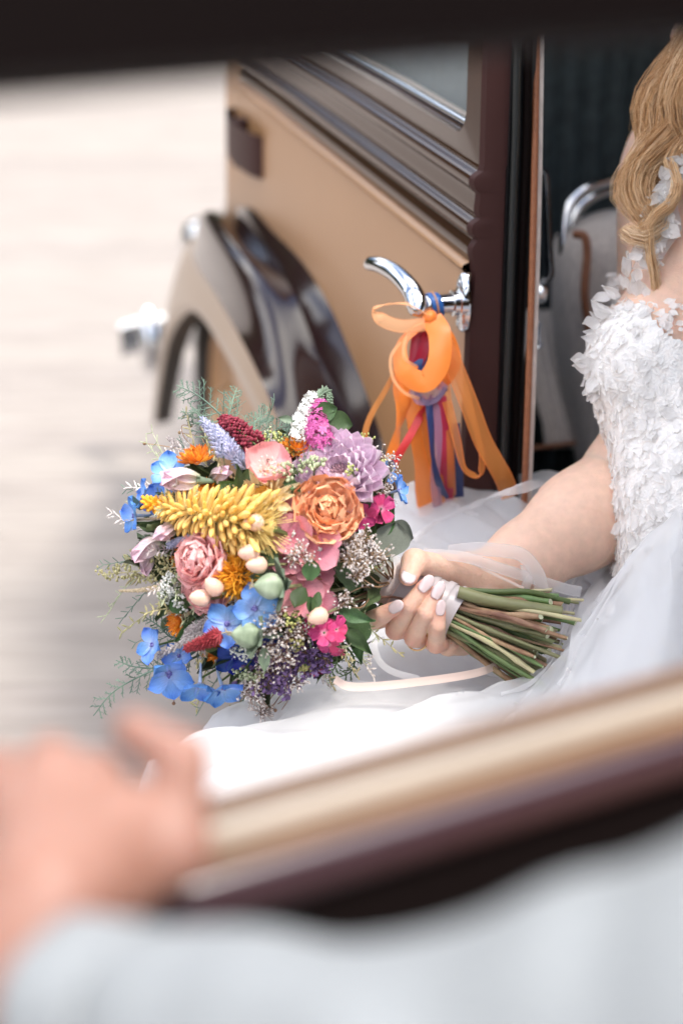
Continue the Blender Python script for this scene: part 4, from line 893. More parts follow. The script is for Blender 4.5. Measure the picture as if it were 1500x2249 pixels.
# --- umbel: rays ending in clusters
def umbel(x, y, off, R_, up, mt_="umbel", rays=9, bl=7, root_px=None, br=.0011, ray_m="stem_green", flat=.5):
    c = at(x, y, off); n_, u, v = frame_of(up); s = MB(); b = MB(); o = c - n_ * R_ * .9
    for k in range(rays):
        th = k * 2.39996; t = math.sqrt((k + .5) / rays); tip = c + R_ * t * (math.cos(th) * u + math.sin(th) * v) - n_ * R_ * flat * t * t * .6
        s.tube(spline([o, (o + tip) / 2 + n_ * R_ * .1, tip], 6), .0004, 4, caps=False)
        for j in range(bl): 
            q = tip + rng.normal(size=3) * R_ * .13; ball(b, q, br * rng.uniform(.7, 1.2), 5, 1.3, n_ + rng.normal(size=3) * .4); s.tube([tip - n_ * R_ * .12, q], .0002, 3, caps=False)
    h = put("umbel", b, mt_, BQ); put("rays", s, ray_m, h)
    P = [BIND - HAX * .03 + rng.normal(size=3) * .006, o] if root_px is None else [px(*root_px), o]
    q = MB(); q.tube(spline([P[0], (P[0] + P[1]) / 2 - n_ * .006, P[1]], 10), .0008, 5); put("stalk", q, ray_m, h)
# --- sprays of sea lavender / statice
def spray(name, pts, mt_, n, sp, br, root_px, mt2="stem_brown"):
    b = MB(); s = MB(); r_ = px(*root_px)
    for (x, y, off) in pts:
        c = at(x, y, off); mid = (r_ + c) / 2 + rng.normal(size=3) * .006; s.tube(spline([r_, mid, c], 8), [.0008] * 4 + [.0005] * 4, 4, caps=False)
        for k in range(n):
            q = c + rng.normal(size=3) * sp; s.tube([c + (q - c) * .2 + rng.normal(size=3) * .001, q], .0002, 3, caps=False); d = unit(rng.normal(size=3)); b.tube([q, q + d * br * 1.4, q + d * br * 2.2], [br * .35, br * .8, br * .55], 5)
    h = put(name, b, mt_, BQ); put("twigs", s, mt2, h)
def frond(P, n, L0, L1, mt_="fern", sub=6):
    P = spline([px(*p) for p in P], 40); T, U, V_ = frames(P); s = MB(); s.tube(P, np.linspace(.0011, .0004, 40), 5)
    for k in range(n):
        i = int(2 + 36 * k / n); sgn = 1 if k % 2 else -1; d = unit(T[i] * .8 + sgn * np.cross(T[i], CAMF) * 1.0 + CAMF * rng.normal() * .4); L_ = (L0 + (L1 - L0) * k / n) * rng.uniform(.7, 1.15)
        e = P[i] + d * L_; mid = P[i] + d * L_ * .5 - CAMU * L_ * .06; br_ = spline([P[i], mid, e], 8); s.tube(br_, .0004, 4, caps=False)
        for j in range(sub):
            q = br_[1 + j * 6 // sub]; dd_ = unit(d * .9 + (1 if j % 2 else -1) * np.cross(d, CAMF) * .7 + rng.normal(size=3) * .3); s.tube([q, q + dd_ * L_ * .30 * rng.uniform(.6, 1.2)], [.0004, .0002], 4, caps=False)
    return put("fern_frond", s, mt_, BQ)

# ---------------------------------------------------------------- arrangement (front to back)
LFT = -CAMR
torch(350, 1110, 552, 1152, -.012)
strawflower(576, 1090, .021, 'straw', "gold_disc", -.004, -CAMF * .7 + CAMU * .55 - CAMR * .35, 4, .48)
strawflower(612, 1104, .018, 'straw', "straw_cream", .012, CAMR * .5 - CAMF * .6 + CAMU * .1, 4, .15)
strawflower(432, 1010, .0125, 'orange', "gold_disc", .0, CAMU * 1.0 - CAMF * .5 + LFT * .2, 4, .2, .35)
strawflower(655, 982, .0115, 'orange', "gold_disc", .01, CAMU * .8 - CAMF * .6, 4, .3, .2)
strawflower(446, 1084, .013, 'orange', "gold_disc", .01, CAMU * .9 - CAMF * .6, 3, .2, .2)
strawflower(478, 1356, .019, 'orange', "gold_disc", .018, LFT * .5 - CAMF * .9, 4, .25, .1)
strawflower(490, 1420, .016, 'orange', "gold_disc", .02, LFT * .5 - CAMF * .9 - CAMU * .4, 3, .25, .1)
strawflower(395, 1362, .012, 'orange', "gold_disc", .01, LFT * .8 - CAMF * .5, 3, .25, .1)
strawflower(405, 1215, .013, 'orange', "orange", .02, LFT * .8 - CAMF * .5, 3, .25, .3)
godetia(580, 1034, .0225, LFT * -.25 - CAMF * .75 + CAMU * .45, -.006)
dahlia(748, 1042, .0375, -CAMF * .85 + CAMU * .45 - CAMR * .15, .0)
carnation(724, 1118, .0268, 'peach', -CAMF * .92 + CAMU * .15 - CAMR * .05, -.020, "peach_carnation", (5, 8, 10, 12, 13))
carnation(428, 1228, .0225, 'ruffle', LFT * .65 - CAMF * .75 + CAMU * .1, -.016, "pink_carnation")
carnation(446, 1300, .0215, 'ruffle', LFT * .5 - CAMF * .80 - CAMU * .2, -.010, "pink_carnation", (4, 6, 8, 9))
carnation(395, 1225, .010, 'peach', LFT * .9 - CAMF * .3, .015, "coral_carnation", (4, 6, 7))
for x, y, r_, o in ((628, 1128, .0165, .004), (668, 1102, .017, .008), (646, 1172, .0185, -.006), (705, 1206, .0200, -.010), (660, 1228, .0175, .0), (632, 1222, .0165, .006), (690, 1178, .017, .002), (668, 1312, .0185, -.002), (700, 1322, .0165, .004), (636, 1312, .015, .008), (700, 1262, .014, .012), (620, 1250, .014, .016)): hydrangea(x, y, r_, o)
thistle(518, 1266, .0155, -.012)
for x, y, r_, o, d, k in ((372, 1040, .0205, .0, LFT * .3 - CAMF * .7 + CAMU * .6, 'blue'), (318, 1092, .0165, .0, LFT * .9 + CAMU * .3 - CAMF * .3, 'blue'), (300, 1132, .0200, .0, LFT * .9 - CAMF * .4, 'blue'), (404, 1085, .017, .01, LFT * .2 - CAMF * .8 + CAMU * .3, 'blue'), (350, 1100, .018, .012, LFT * .5 - CAMF * .6 + CAMU * .3, 'blue'),
                          (560, 1336, .0240, -.022, -CAMF * .95 + CAMR * .15, 'blue'), (500, 1370, .0235, -.020, -CAMF * .95 - CAMR * .15 - CAMU * .05, 'blue'), (336, 1416, .0180, .0, LFT * .6 - CAMF * .7 + CAMU * .2, 'blue'), (372, 1478, .0245, -.012, -CAMF * .8 - CAMU * .45 + CAMR * .2, 'blue'),
                          (440, 1500, .0220, -.010, -CAMF * .5 - CAMU * .85, 'blue'), (488, 1506, .0225, -.008, -CAMF * .5 - CAMU * .8 + CAMR * .3, 'blue'), (515, 1440, .0190, .005, -CAMF * .7 - CAMU * .4, 'blue_dark'), (545, 1448, .018, .008, -CAMF * .6 - CAMU * .6, 'blue_dark'), (600, 1415, .017, .012, -CAMF * .8, 'blue_dark'),
                          (872, 1078, .0150, .0, CAMR * .9 - CAMF * .3 + CAMU * .2, 'blue'), (845, 1040, .0150, .015, CAMR * .6 + CAMU * .3 - CAMF * .5, 'blue'), (630, 1430, .016, .008, -CAMF * .7 - CAMU * .3, 'blue_dark'), (395, 1440, .016, .012, -CAMF * .7 + LFT * .3, 'blue'), (555, 1000, .010, .02, -CAMF, 'blue_dark'), (420, 1205, .013, .02, -CAMF, 'blue_dark')): delphinium(x, y, r_, o, d, k, 1.25 if y < 1450 else 1.0)
# closed buds
def bud(x, y, L_, d, off=0., key='bud'):
    c = at(x, y, off); d = unit(A2(d)); b = MB(); b.tube(spline([c - d * L_ * .5, c - d * L_ * .2, c], 8), np.linspace(L_ * .06, L_ * .16, 8), 8); h = put("flower_bud", b, "leaf_grey", BQ); whorl(h, key, c - d * L_ * .12, d, 4, L_, .16, rng.uniform(0, 6), .05, L_ * .04); stem_to(c - d * L_ * .5)
bud(430, 1055, .030, LFT * .95 + CAMU * .05 - CAMF * .3, -.004); bud(378, 1160, .022, LFT * .5 - CAMU * .3 - CAMF * .8, -.004); bud(350, 1188, .026, LFT * .9 - CAMU * .5 - CAMF * .2, .004); bud(326, 1216, .018, -CAMU * .9 + LFT * .2, .004); bud(470, 1050, .022, CAMR * .4 + CAMU * .2 - CAMF * .5, .012)
# hypericum berries
for x, y, d in ((557, 1148, LFT * 1.0 - CAMF * .3), (547, 1214, LFT * 1.0 - CAMU * .1 - CAMF * .3), (564, 1241, LFT - CAMF * .3), (469, 1288, LFT * .6 + CAMU * .6 - CAMF * .3), (440, 1313, LFT + CAMU * .1 - CAMF * .3), (698, 1354, LFT * .8 - CAMU * .3 - CAMF * .3)):
    c = at(x, y, -.028); d = unit(A2(d)); b = MB(); b.lathe(c - d * .0085, d, [(0, .0), (.0008, .0036), (.0035, .0066), (.0075, .0070), (.0120, .0058), (.0155, .0034), (.0172, .0008), (.0174, 0)], 14); h = put("hypericum_berry", b, "berry", BQ)
    n_, u, v = frame_of(d)
    for k in range(5):
        t = k * 1.2566; rd = math.cos(t) * u + math.sin(t) * v; inst("sepal", pick('gleaf'), mtx(c - d * .0085, unit(rd * .9 + d * .45), d - rd * .5, .0075, .012), h)
    stem_to(c - d * .009, .0011, "stem_olive")
# nigella pods with leaf collars
for x, y, r_, d in ((598, 1288, .0120, LFT * .9 - CAMF * .45 + CAMU * .05), (548, 1396, .0120, LFT * .9 - CAMF * .45 + CAMU * .1)):
    c = at(x, y, -.030); d = unit(A2(d)); b = MB(); n_, u, v = frame_of(d); G = []
    for t in np.linspace(0, 1, 14):
        G.append([c + d * r_ * (-1.0 + 2.35 * t) + (r_ * (math.sin(math.pi * min(1, t * 1.02)) ** .75 * (1 - .35 * t)) * (1 + .05 * math.cos(5 * a_)) + .0003) * (math.cos(a_) * u + math.sin(a_) * v) for a_ in np.linspace(0, 2 * math.pi, 31)[:-1]])
    b.grid(G, closed_v=True); h = put("seed_pod", b, "pod", BQ)
    q = MB()
    for k in range(5): q.tube(spline([c + d * r_ * 1.2, c + d * r_ * 1.4 + rng.normal(size=3) * .001, c + d * r_ * 1.55 + rng.normal(size=3) * .0025], 6), .0005, 4)
    put("pod_tip", q, "stem_straw", h)
    for k in range(9):
        t = k * .7; rd = math.cos(t) * u + math.sin(t) * v; inst("leaf", pick('gleaf'), mtx(c - d * r_ * .9, unit(rd * 1.0 + d * rng.uniform(-.1, .5)), d, rng.uniform(.017, .024), rng.uniform(.022, .03)), h)
    stem_to(c - d * r_, .0016, "stem_olive")
# spikes
spike("amaranth_spike", [at(565, 980, -.002), at(525, 945, -.004), at(490, 922, .0)], .0082, .0045, 260, "burgundy", .0016)
spike("amaranth_spike", [at(484, 1392, -.034), at(448, 1410, -.034), at(410, 1424, -.03)], .0075, .0036, 260, "burgundy", .0013, fl=.3)
spike("amaranth_spike", [at(650, 1010, .02), at(640, 985, .02)], .007, .005, 80, "burgundy", .0015)
for P in ([(492, 1005, .0), (470, 955, -.002), (448, 925, .0)], [(510, 1010, -.002), (505, 980, -.004), (475, 940, -.002)], [(540, 1030, .005), (520, 1000, .0), (505, 985, .0)]):
    spike("lavender_spike", [at(*q) for q in P], .0085, .0045, 110, "lavender", .0016, fl=.7)
for P in ([(455, 1180, .0), (410, 1185, -.002), (372, 1198, .0)], [(470, 1372, .0), (420, 1400, -.006), (350, 1440, -.002)], [(470, 1360, -.004), (425, 1380, -.006), (400, 1412, -.002)]):
    spike("lavender_spike", [at(*q) for q in P], .0055, .0035, 120, "limonium" if P[0][1] > 1300 else "lavender", .0013, fl=.7)
blossoms("buddleia_spike", [at(702, 988, .0), at(700, 950, -.004), at(692, 918, -.002), at(705, 885, .0)], .0125, .0045, 90, "buddleia", .0042)
blossoms("white_veronica_spike", [at(655, 968, .002), at(660, 925, -.002), at(676, 888, .0), at(690, 868, .0)], .0075, .0045, 130, "white_floret", .0026)
spike("green_bud_spike", [at(695, 878, .0), at(712, 858, .0), at(722, 868, .0), at(726, 890, .0)], .0055, .003, 70, "leaf_grey", .0012, fl=.8)
spike("grass_plume", [at(400, 1125, .0), at(350, 1138, .0), at(275, 1143, .0)], .0035, .0015, 160, "grass_tan", .0007, fl=1.5, stem_m="stem_straw")
spike("grass_plume", [at(360, 1288, .006), at(310, 1296, .008), at(265, 1298, .008)], .0045, .0015, 160, "grass_tan", .0008, fl=1.5, stem_m="stem_straw")
spike("grass_plume", [at(420, 1345, .006), at(400, 1350, .008), at(375, 1346, .008)], .0065, .003, 100, "grass_tan", .0008, fl=1.5, stem_m="stem_straw")
spike("green_bud_spike", [at(330, 1175, .006), at(305, 1200, .006), at(298, 1222, .006)], .004, .002, 60, "leaf_grey", .0011, fl=.8)
b = MB(); s = MB(); P = spline([at(400, 1245, .01), at(330, 1252, .012), at(225, 1262, .012)], 20); s.tube(P, .0006, 4)
for k in range(20):
    i = k; d = unit(CAMU * (1 if k % 2 else -1) + LFT * .8 + CAMF * rng.normal() * .4); L_ = .012 * (1.2 - k / 22) * rng.uniform(.7, 1.4); s.tube([P[i], P[i] + d * L_], .0003, 3, caps=False)
    for j in range(7): q = P[i] + d * L_ * rng.uniform(.2, 1.1) + rng.normal(size=3) * .002; ball(b, q, .0012 * rng.uniform(.7, 1.3), 5, 1.3)
h = put("grass_panicle", b, "grass_olive", BQ); put("twigs", s, "stem_straw", h)
# umbels
umbel(790, 962, .0, .0105, CAMU * .9 - CAMF * .3, "umbel", 8, 5, (800, 1090, 1.52), flat=.1)
umbel(636, 1028, -.022, .0120, CAMU * .7 - CAMF * .5, "umbel_pale", 9, 3, (700, 1110, 1.51), .0016)
umbel(690, 1012, -.020, .0105, CAMU * .8 - CAMF * .4, "umbel_pale", 9, 4, (690, 1080, 1.51), .0015)
umbel(770, 1028, -.030, .0060, CAMU * .6 - CAMF * .5 + LFT * .3, "umbel", 7, 4, (795, 1085, 1.505), .0009)
umbel(832, 1008, .0, .0070, CAMU * .8 + CAMR * .3 - CAMF * .4, "umbel", 7, 4, (798, 1090, 1.52), .0010)
umbel(600, 955, .006, .0120, CAMU * .9 - CAMF * .2, "umbel", 10, 5); umbel(625, 985, .006, .0110, CAMU * .7 - CAMF * .4, "umbel", 9, 5)
umbel(570, 960, .012, .0140, CAMU * .8 + LFT * .3 - CAMF * .3, "umbel_pale", 12, 5)
umbel(640, 1362, -.026, .0080, -CAMF * .9, "umbel", 8, 5, (760, 1330, 1.535)); umbel(688, 1362, -.022, .0060, -CAMF * .8 - CAMU * .3, "umbel", 7, 4, (760, 1330, 1.535)); umbel(652, 1416, -.024, .0060, -CAMF * .8 - CAMU * .5, "umbel", 8, 5, (745, 1340, 1.535)); umbel(670, 1470, -.012, .0055, -CAMU * .9 - CAMF * .3, "umbel", 7, 4, (700, 1370, 1.52))
umbel(535, 1486, -.010, .0105, -CAMU * .9 + LFT * .3 - CAMF * .3, "umbel_pale", 10, 4, (610, 1400, 1.51)); umbel(560, 1490, -.012, .0085, -CAMU * .9 - CAMF * .4, "umbel_pale", 8, 5, (620, 1410, 1.51))
umbel(360, 1284, -.004, .0105, LFT * .8 - CAMF * .5 + CAMU * .3, "white_floret", 12, 9, None, .0010); umbel(380, 1322, -.004, .0130, LFT * .7 - CAMF * .5 - CAMU * .4, "white_floret", 13, 9, None, .0010); umbel(352, 1302, .0, .0075, LFT * .9 - CAMF * .3, "umbel_pale", 7, 5, None, .0014); umbel(392, 1262, .0, .008, LFT * .5 + CAMU * .7 - CAMF * .3, "umbel_pale", 8, 5, None, .0014)
umbel(530, 1425, -.024, .0100, -CAMF * .8 + LFT * .4, "white_floret", 10, 9, None, .0010); umbel(522, 1322, -.008, .008, -CAMF * .8 + LFT * .4, "white_floret", 9, 9, None, .0009)
# sea lavender and statice sprays
spray("sea_lavender", [(780, 1205, -.012), (800, 1185, -.008), (770, 1190, -.010), (790, 1240, -.012), (765, 1225, -.012), (815, 1215, -.004), (760, 1180, -.004), (785, 1262, -.012), (830, 1225, .0)], "limonium", 60, .0050, .0011, (862, 1278, 1.545))
spray("sea_lavender", [(838, 1005, .006), (850, 1040, .004), (842, 1060, .0), (860, 1020, .008), (830, 1035, .006), (815, 1008, .010), (840, 1085, .0)], "limonium", 44, .0046, .0010, (850, 1200, 1.55))
spray("sea_lavender", [(575, 1470, -.010), (560, 1500, -.008), (575, 1560, .0), (585, 1570, .0), (560, 1530, -.004), (635, 1450, -.016), (610, 1440, -.018), (655, 1500, -.008), (580, 1420, -.020), (560, 1385, -.026), (600, 1380, -.028), (660, 1390, -.02), (630, 1405, -.02), (545, 1515, -.006)], "limonium", 46, .0048, .0011, (700, 1390, 1.52))
spray("sea_lavender", [(645, 1210, -.024), (640, 1230, -.024), (655, 1200, -.024), (680, 1230, -.024)], "limonium", 22, .0032, .0010, (720, 1270, 1.50))
spray("sea_lavender", [(752, 1310, -.010), (748, 1330, -.010), (762, 1322, -.008)], "limonium", 22, .0032, .0010, (820, 1295, 1.535))
spray("sea_lavender", [(605, 1345, -.026), (600, 1362, -.026), (612, 1355, -.024)], "limonium", 22, .0032, .0010, (660, 1340, 1.50))
spray("statice", [(600, 1475, -.004), (625, 1480, -.004), (640, 1465, -.002), (660, 1450, .0), (585, 1495, -.002), (690, 1460, .002), (710, 1445, .004), (615, 1505, .0), (560, 1465, .004), (672, 1432, .004), (600, 1440, .004)], "statice", 46, .0058, .0020, (730, 1380, 1.53))
# dianthus
def dianthus(x, y, R_, off, d):
    R_ *= .85; c = at(x, y, off); nrm = unit(A2(d)); b = MB(); ball(b, c, R_ * .10, 6); b.tube([c - nrm * R_ * .8, c], [R_ * .12, R_ * .1], 6); h = put("dianthus_flower", b, "leaf", BQ); whorl(h, 'mag', c, nrm, 5, R_, 1.3, rng.uniform(0, 6), .08, 0, sx=.9); stem_to(c - nrm * R_ * .8, .0009)
for a_ in ((712, 1390, .0135, -.02, -CAMF * .9 + CAMU * .3), (738, 1382, .0130, -.016, -CAMF * .7 + CAMR * .5), (722, 1415, .0110, -.012, -CAMF * .7 - CAMU * .6), (742, 1428, .0090, -.004, -CAMU * .8 - CAMF * .4), (836, 1118, .0150, -.004, CAMR * .5 - CAMF * .8 + CAMU * .1), (800, 1132, .0130, -.004, -CAMF * .8 - CAMU * .3), (812, 1112, .012, .004, CAMU * .6 - CAMF * .7), (685, 1375, .010, .0, -CAMF), (760, 1160, .012, .008, -CAMF), (690, 1470, .010, .006, -CAMU - CAMF)): dianthus(*a_)
# fern fronds and wiry sprays
frond([(575, 1000, 1.50), (500, 925, 1.515), (440, 872, 1.53), (388, 846, 1.54)], 26, .028, .008)
frond([(540, 985, 1.52), (505, 930, 1.54), (512, 880, 1.55), (522, 850, 1.56)], 22, .016, .006)
frond([(590, 1000, 1.52), (600, 950, 1.54), (640, 930, 1.55)], 24, .016, .008); frond([(560, 980, 1.53), (560, 930, 1.55), (590, 905, 1.56)], 24, .018, .008)
frond([(500, 990, 1.53), (460, 950, 1.545), (430, 905, 1.55), (410, 925, 1.55)], 20, .020, .008); frond([(620, 985, 1.53), (640, 955, 1.54), (660, 935, 1.55)], 18, .014, .007)
frond([(470, 1400, 1.51), (400, 1450, 1.52), (320, 1480, 1.53), (250, 1520, 1.54), (206, 1572, 1.545)], 28, .022, .008)
frond([(430, 1430, 1.52), (370, 1465, 1.53), (300, 1465, 1.54), (255, 1450, 1.54)], 22, .014, .006); frond([(440, 1400, 1.53), (380, 1400, 1.54), (350, 1375, 1.545), (320, 1355, 1.55)], 22, .014, .006)
frond([(720, 1400, 1.53), (740, 1450, 1.535), (720, 1490, 1.535)], 16, .010, .006, "leaf"); frond([(740, 1400, 1.54), (775, 1440, 1.545), (770, 1475, 1.545), (720, 1495, 1.54)], 22, .010, .006, "leaf")
for P in ([(470, 1000, 1.53), (420, 990, 1.55), (350, 978, 1.56), (318, 974, 1.56)], [(430, 985, 1.54), (405, 960, 1.55), (400, 935, 1.55), (420, 935, 1.55)], [(450, 980, 1.55), (440, 960, 1.56), (395, 950, 1.56)], [(400, 1500, 1.52), (388, 1520, 1.52), (382, 1545, 1.52)], [(620, 1480, 1.51), (640, 1520, 1.52), (612, 1570, 1.525)], [(600, 1500, 1.51), (580, 1540, 1.515), (605, 1560, 1.52)], [(610, 1490, 1.52), (630, 1530, 1.525), (560, 1575, 1.53)]):
    s = MB(); Q = spline([px(*p) for p in P], 14); s.tube(Q, .0004, 4); ball(s, Q[-1], .0016, 6); put("wiry_seed_stalk", s, "stem_brown", BQ)
# leaves: a few that read singly, then the dark filling between the heads
for x, y, L_, d, k, off in ((846, 1165, .024, CAMR * .9 - CAMU * .25, 'euca', .012), (850, 1222, .029, CAMU * .9 + CAMR * .25, 'euca', .006), (690, 912, .020, CAMR * .9 + CAMU * .3, 'rleaf', .0), (712, 922, .024, CAMR * 1.0 - CAMU * .2, 'rleaf', .004), (648, 925, .014, LFT + CAMU * .2, 'gleaf', .006), (680, 1275, .018, CAMU * .8 + CAMR * .1, 'rleaf', -.022), (668, 1290, .018, -CAMU * .6 - CAMR * .3, 'rleaf', -.022), (700, 1300, .020, -CAMU * .8 + LFT * .2, 'leaf', -.02), (680, 1310, .020, -CAMU * .8 + CAMR * .2, 'leaf', -.02),
                            (500, 1250, .020, LFT * .3 - CAMU * .5, 'rleaf', .0), (570, 1228, .016, CAMR + CAMU * .3, 'rleaf', -.016), (568, 1255, .020, CAMR * .3 - CAMU, 'rleaf', -.014), (560, 1260, .018, LFT * .8 - CAMU * .3, 'gleaf', -.014), (745, 1340, .030, CAMR * .6 - CAMU * .2, 'leaf', -.004), (760, 1350, .034, LFT * .6 - CAMU * .6, 'leaf', -.002), (790, 1345, .030, LFT * .2 - CAMU, 'rleaf', .004), (760, 1380, .030, CAMR * .6 - CAMU * .6, 'leaf', .004), (780, 1390, .026, CAMR * .2 - CAMU, 'leaf', .006), (820, 1190, .030, LFT * .2 + CAMU, 'leaf', .004), (840, 1180, .026, CAMR * .4 + CAMU, 'leaf', .008), (800, 1160, .026, LFT * .1 + CAMU * .4, 'leaf', .008),
                            (480, 1060, .036, CAMR * 1.0 - CAMU * .5, 'leaf', -.002), (500, 1085, .030, CAMR * .8 + CAMU * .2, 'leaf', .002), (525, 1085, .024, CAMU, 'leaf', -.004), (620, 1050, .022, CAMR * .6 - CAMU * .4, 'leaf', -.008), (640, 1060, .026, CAMR * .5 - CAMU * .6, 'leaf', -.004), (420, 1330, .022, LFT * .6 + CAMU * .4, 'leaf', .004), (430, 1365, .024, LFT * .6 - CAMU * .6, 'leaf', .004), (405, 1345, .016, LFT * .5 + CAMU * .5, 'rleaf', .0), (345, 1165, .020, LFT * .8 + CAMU * .3, 'leaf', .004), (310, 1120, .014, LFT * .4 + CAMU, 'gleaf', .004), (820, 1105, .016, LFT + CAMU * .3, 'leaf', -.004), (580, 1420, .020, -CAMU, 'gleaf', -.024), (570, 1390, .018, CAMR, 'gleaf', -.026), (585, 1360, .018, CAMR - CAMU * .4, 'leaf', -.018)):
    inst("leaf", pick(k), mtx(at(x, y, off), A2(d) - CAMF * rng.uniform(-.1, .3), -CAMF + rng.normal(size=3) * .3, L_), BQ)
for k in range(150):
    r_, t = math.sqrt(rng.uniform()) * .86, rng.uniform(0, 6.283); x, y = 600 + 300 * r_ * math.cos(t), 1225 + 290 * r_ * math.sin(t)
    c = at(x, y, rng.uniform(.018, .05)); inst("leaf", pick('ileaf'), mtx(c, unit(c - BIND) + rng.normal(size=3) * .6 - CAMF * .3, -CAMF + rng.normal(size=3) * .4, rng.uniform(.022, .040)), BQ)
for k in range(72):                                    # wisps that stand clear of the flower heads, and some between them
    t = rng.uniform(1.0, 5.7); f_ = rng.uniform(.80, 1.02) if k < 42 else rng.uniform(.45, .8); e = px(590 + 375 * f_ * math.cos(t), 1225 - 365 * f_ * math.sin(t), (1.545 if k < 42 else 1.475) + rng.normal() * .01); a_ = px(590 + 170 * math.cos(t + rng.normal() * .2), 1225 - 170 * math.sin(t + rng.normal() * .2), 1.53)
    b = MB(); Q = spline([a_, (a_ + e) / 2 + rng.normal(size=3) * .006, e], 12); b.tube(Q, np.linspace(.0006, .0003, 12), 4, caps=False)
    for i in range(4, 12):
        for q in (-1, 1): d = unit(unit(e - a_) + q * rng.uniform(.5, 1.1) * CAMU + rng.normal(size=3) * .3); b.tube([Q[i], Q[i] + d * .004, Q[i] + d * rng.uniform(.005, .008)], [.0003, .0009 if k % 2 else .0004, .0003], 5)
    put("wispy_sprig", b, ("fern", "grass_olive", "umbel_pale", "limonium")[k % 4], BQ)
for k in range(44):                                    # leaves and bare stems gathered towards the binding
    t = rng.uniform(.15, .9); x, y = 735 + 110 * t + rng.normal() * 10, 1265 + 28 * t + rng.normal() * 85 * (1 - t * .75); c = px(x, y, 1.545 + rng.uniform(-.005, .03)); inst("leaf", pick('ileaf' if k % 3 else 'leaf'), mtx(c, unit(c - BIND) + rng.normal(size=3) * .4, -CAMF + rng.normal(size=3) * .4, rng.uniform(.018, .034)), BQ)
for k in range(30):
    a_ = px(855 + rng.uniform(-5, 15), 1240 + rng.uniform(5, 78), 1.545 + rng.uniform(-.008, .02)); e = px(rng.uniform(640, 780), 1270 + rng.normal() * 75, 1.525 + rng.uniform(-.01, .03)); b = MB(); b.tube(spline([a_ + HAX * .03, a_, (a_ + e) / 2 + rng.normal(size=3) * .003, e], 12), rng.uniform(.0008, .0017), 6); put("stem", b, ("stem_green", "stem_olive", "stem_straw", "stem_green", "stem_brown")[k % 5], BQ)
# ---------------------------------------------------------------- cut stems below the hand
perp1 = unit(np.cross(HAX, CAMF)); perp2 = np.cross(HAX, perp1)
k = 0; rows = []
for ring, cnt, rr_ in ((0, 1, 0), (1, 9, .0052), (2, 17, .0096), (3, 25, .0138), (4, 32, .0178)):
    for j in range(cnt): rows.append((rr_, 2 * math.pi * (j + .5 * (ring % 2)) / max(1, cnt) + rng.normal() * .08))
EAX = unit(px(1205, 1418, 1.550) - HA1)
ep1 = unit(np.cross(EAX, CAMF)); ep2 = np.cross(EAX, ep1)
for rr_, th in rows:
    a_ = HA0 + HAX * .01 + .9 * rr_ * (math.cos(th) * perp1 + math.sin(th) * perp2); m_ = HA1 + rr_ * 1.05 * (math.cos(th) * perp1 + math.sin(th) * perp2)
    ln = rng.uniform(.068, .096); fl_ = 2.3
    e_ = HA1 + EAX * ln + rr_ * fl_ * (math.cos(th) * ep1 + math.sin(th) * ep2) * rng.uniform(.9, 1.12) + rng.normal(size=3) * .0015; r_ = rng.uniform(.0011, .0025)
    mt_ = ("stem_olive", "stem_green", "stem_olive", "stem_brown", "stem_straw", "stem_olive", "stem_green", "stem_brown", "stem_straw")[int(rng.integers(9))]; k += 1
    b = MB(); Q = spline([a_, m_, (m_ + e_) / 2 + rng.normal(size=3) * .0018, e_], 16); rad_ = r_ * (1 + .10 * rng.normal(size=16)); rad_[int(rng.integers(8, 14))] *= 1.35
    b.tube(Q, rad_, 9, caps=False)
    dirq = unit(Q[-1] - Q[-2]); cutn = unit(dirq + np.clip(rng.normal(size=3), -1, 1) * .4); n0 = b.n - 9; ringv = b.v[-1][-9:]; c_ = ringv.mean(0)
    ringv[:] = ringv + dirq[None] * ((c_ - ringv) @ cutn / np.dot(dirq, cutn))[:, None]
    st_o = put("cut_stem", b, mt_, BQ); cp = MB(); cp.add(np.vstack([ringv * .98 + c_ * .02 + dirq * .0001, c_[None] - dirq * .0003]), [(i, (i + 1) % 9, 9) for i in range(9)]); put("cut_face", cp, "stem_cut", st_o, smooth=False)
# thick pale reed with its hollow end towards us
b = MB(); Q = spline([px(1006, 1300, 1.535), px(1090, 1322, 1.533), px(1232, 1345, 1.530)], 12); b.tube(Q, .0052, 14, caps=False); d = unit(Q[-1] - Q[-2]); n_, u, v = frame_of(d)
b.grid([[Q[-1] + (rr_) * (math.cos(t) * u + math.sin(t) * v) + d * dz for t in np.linspace(0, 2 * math.pi, 15)[:-1]] for rr_, dz in ((.0052, 0), (.0050, .0005), (.0038, .0004), (.0032, -.006), (.0005, -.008))], closed_v=True); put("cut_stem", b, "stem_olive", BQ)
b = MB(); b.tube(spline([px(1018, 1296, 1.545), px(1090, 1300, 1.54), px(1160, 1300, 1.54), px(1250, 1322, 1.545)], 16), .0026, 8); put("cut_stem", b, "stem_green", BQ)
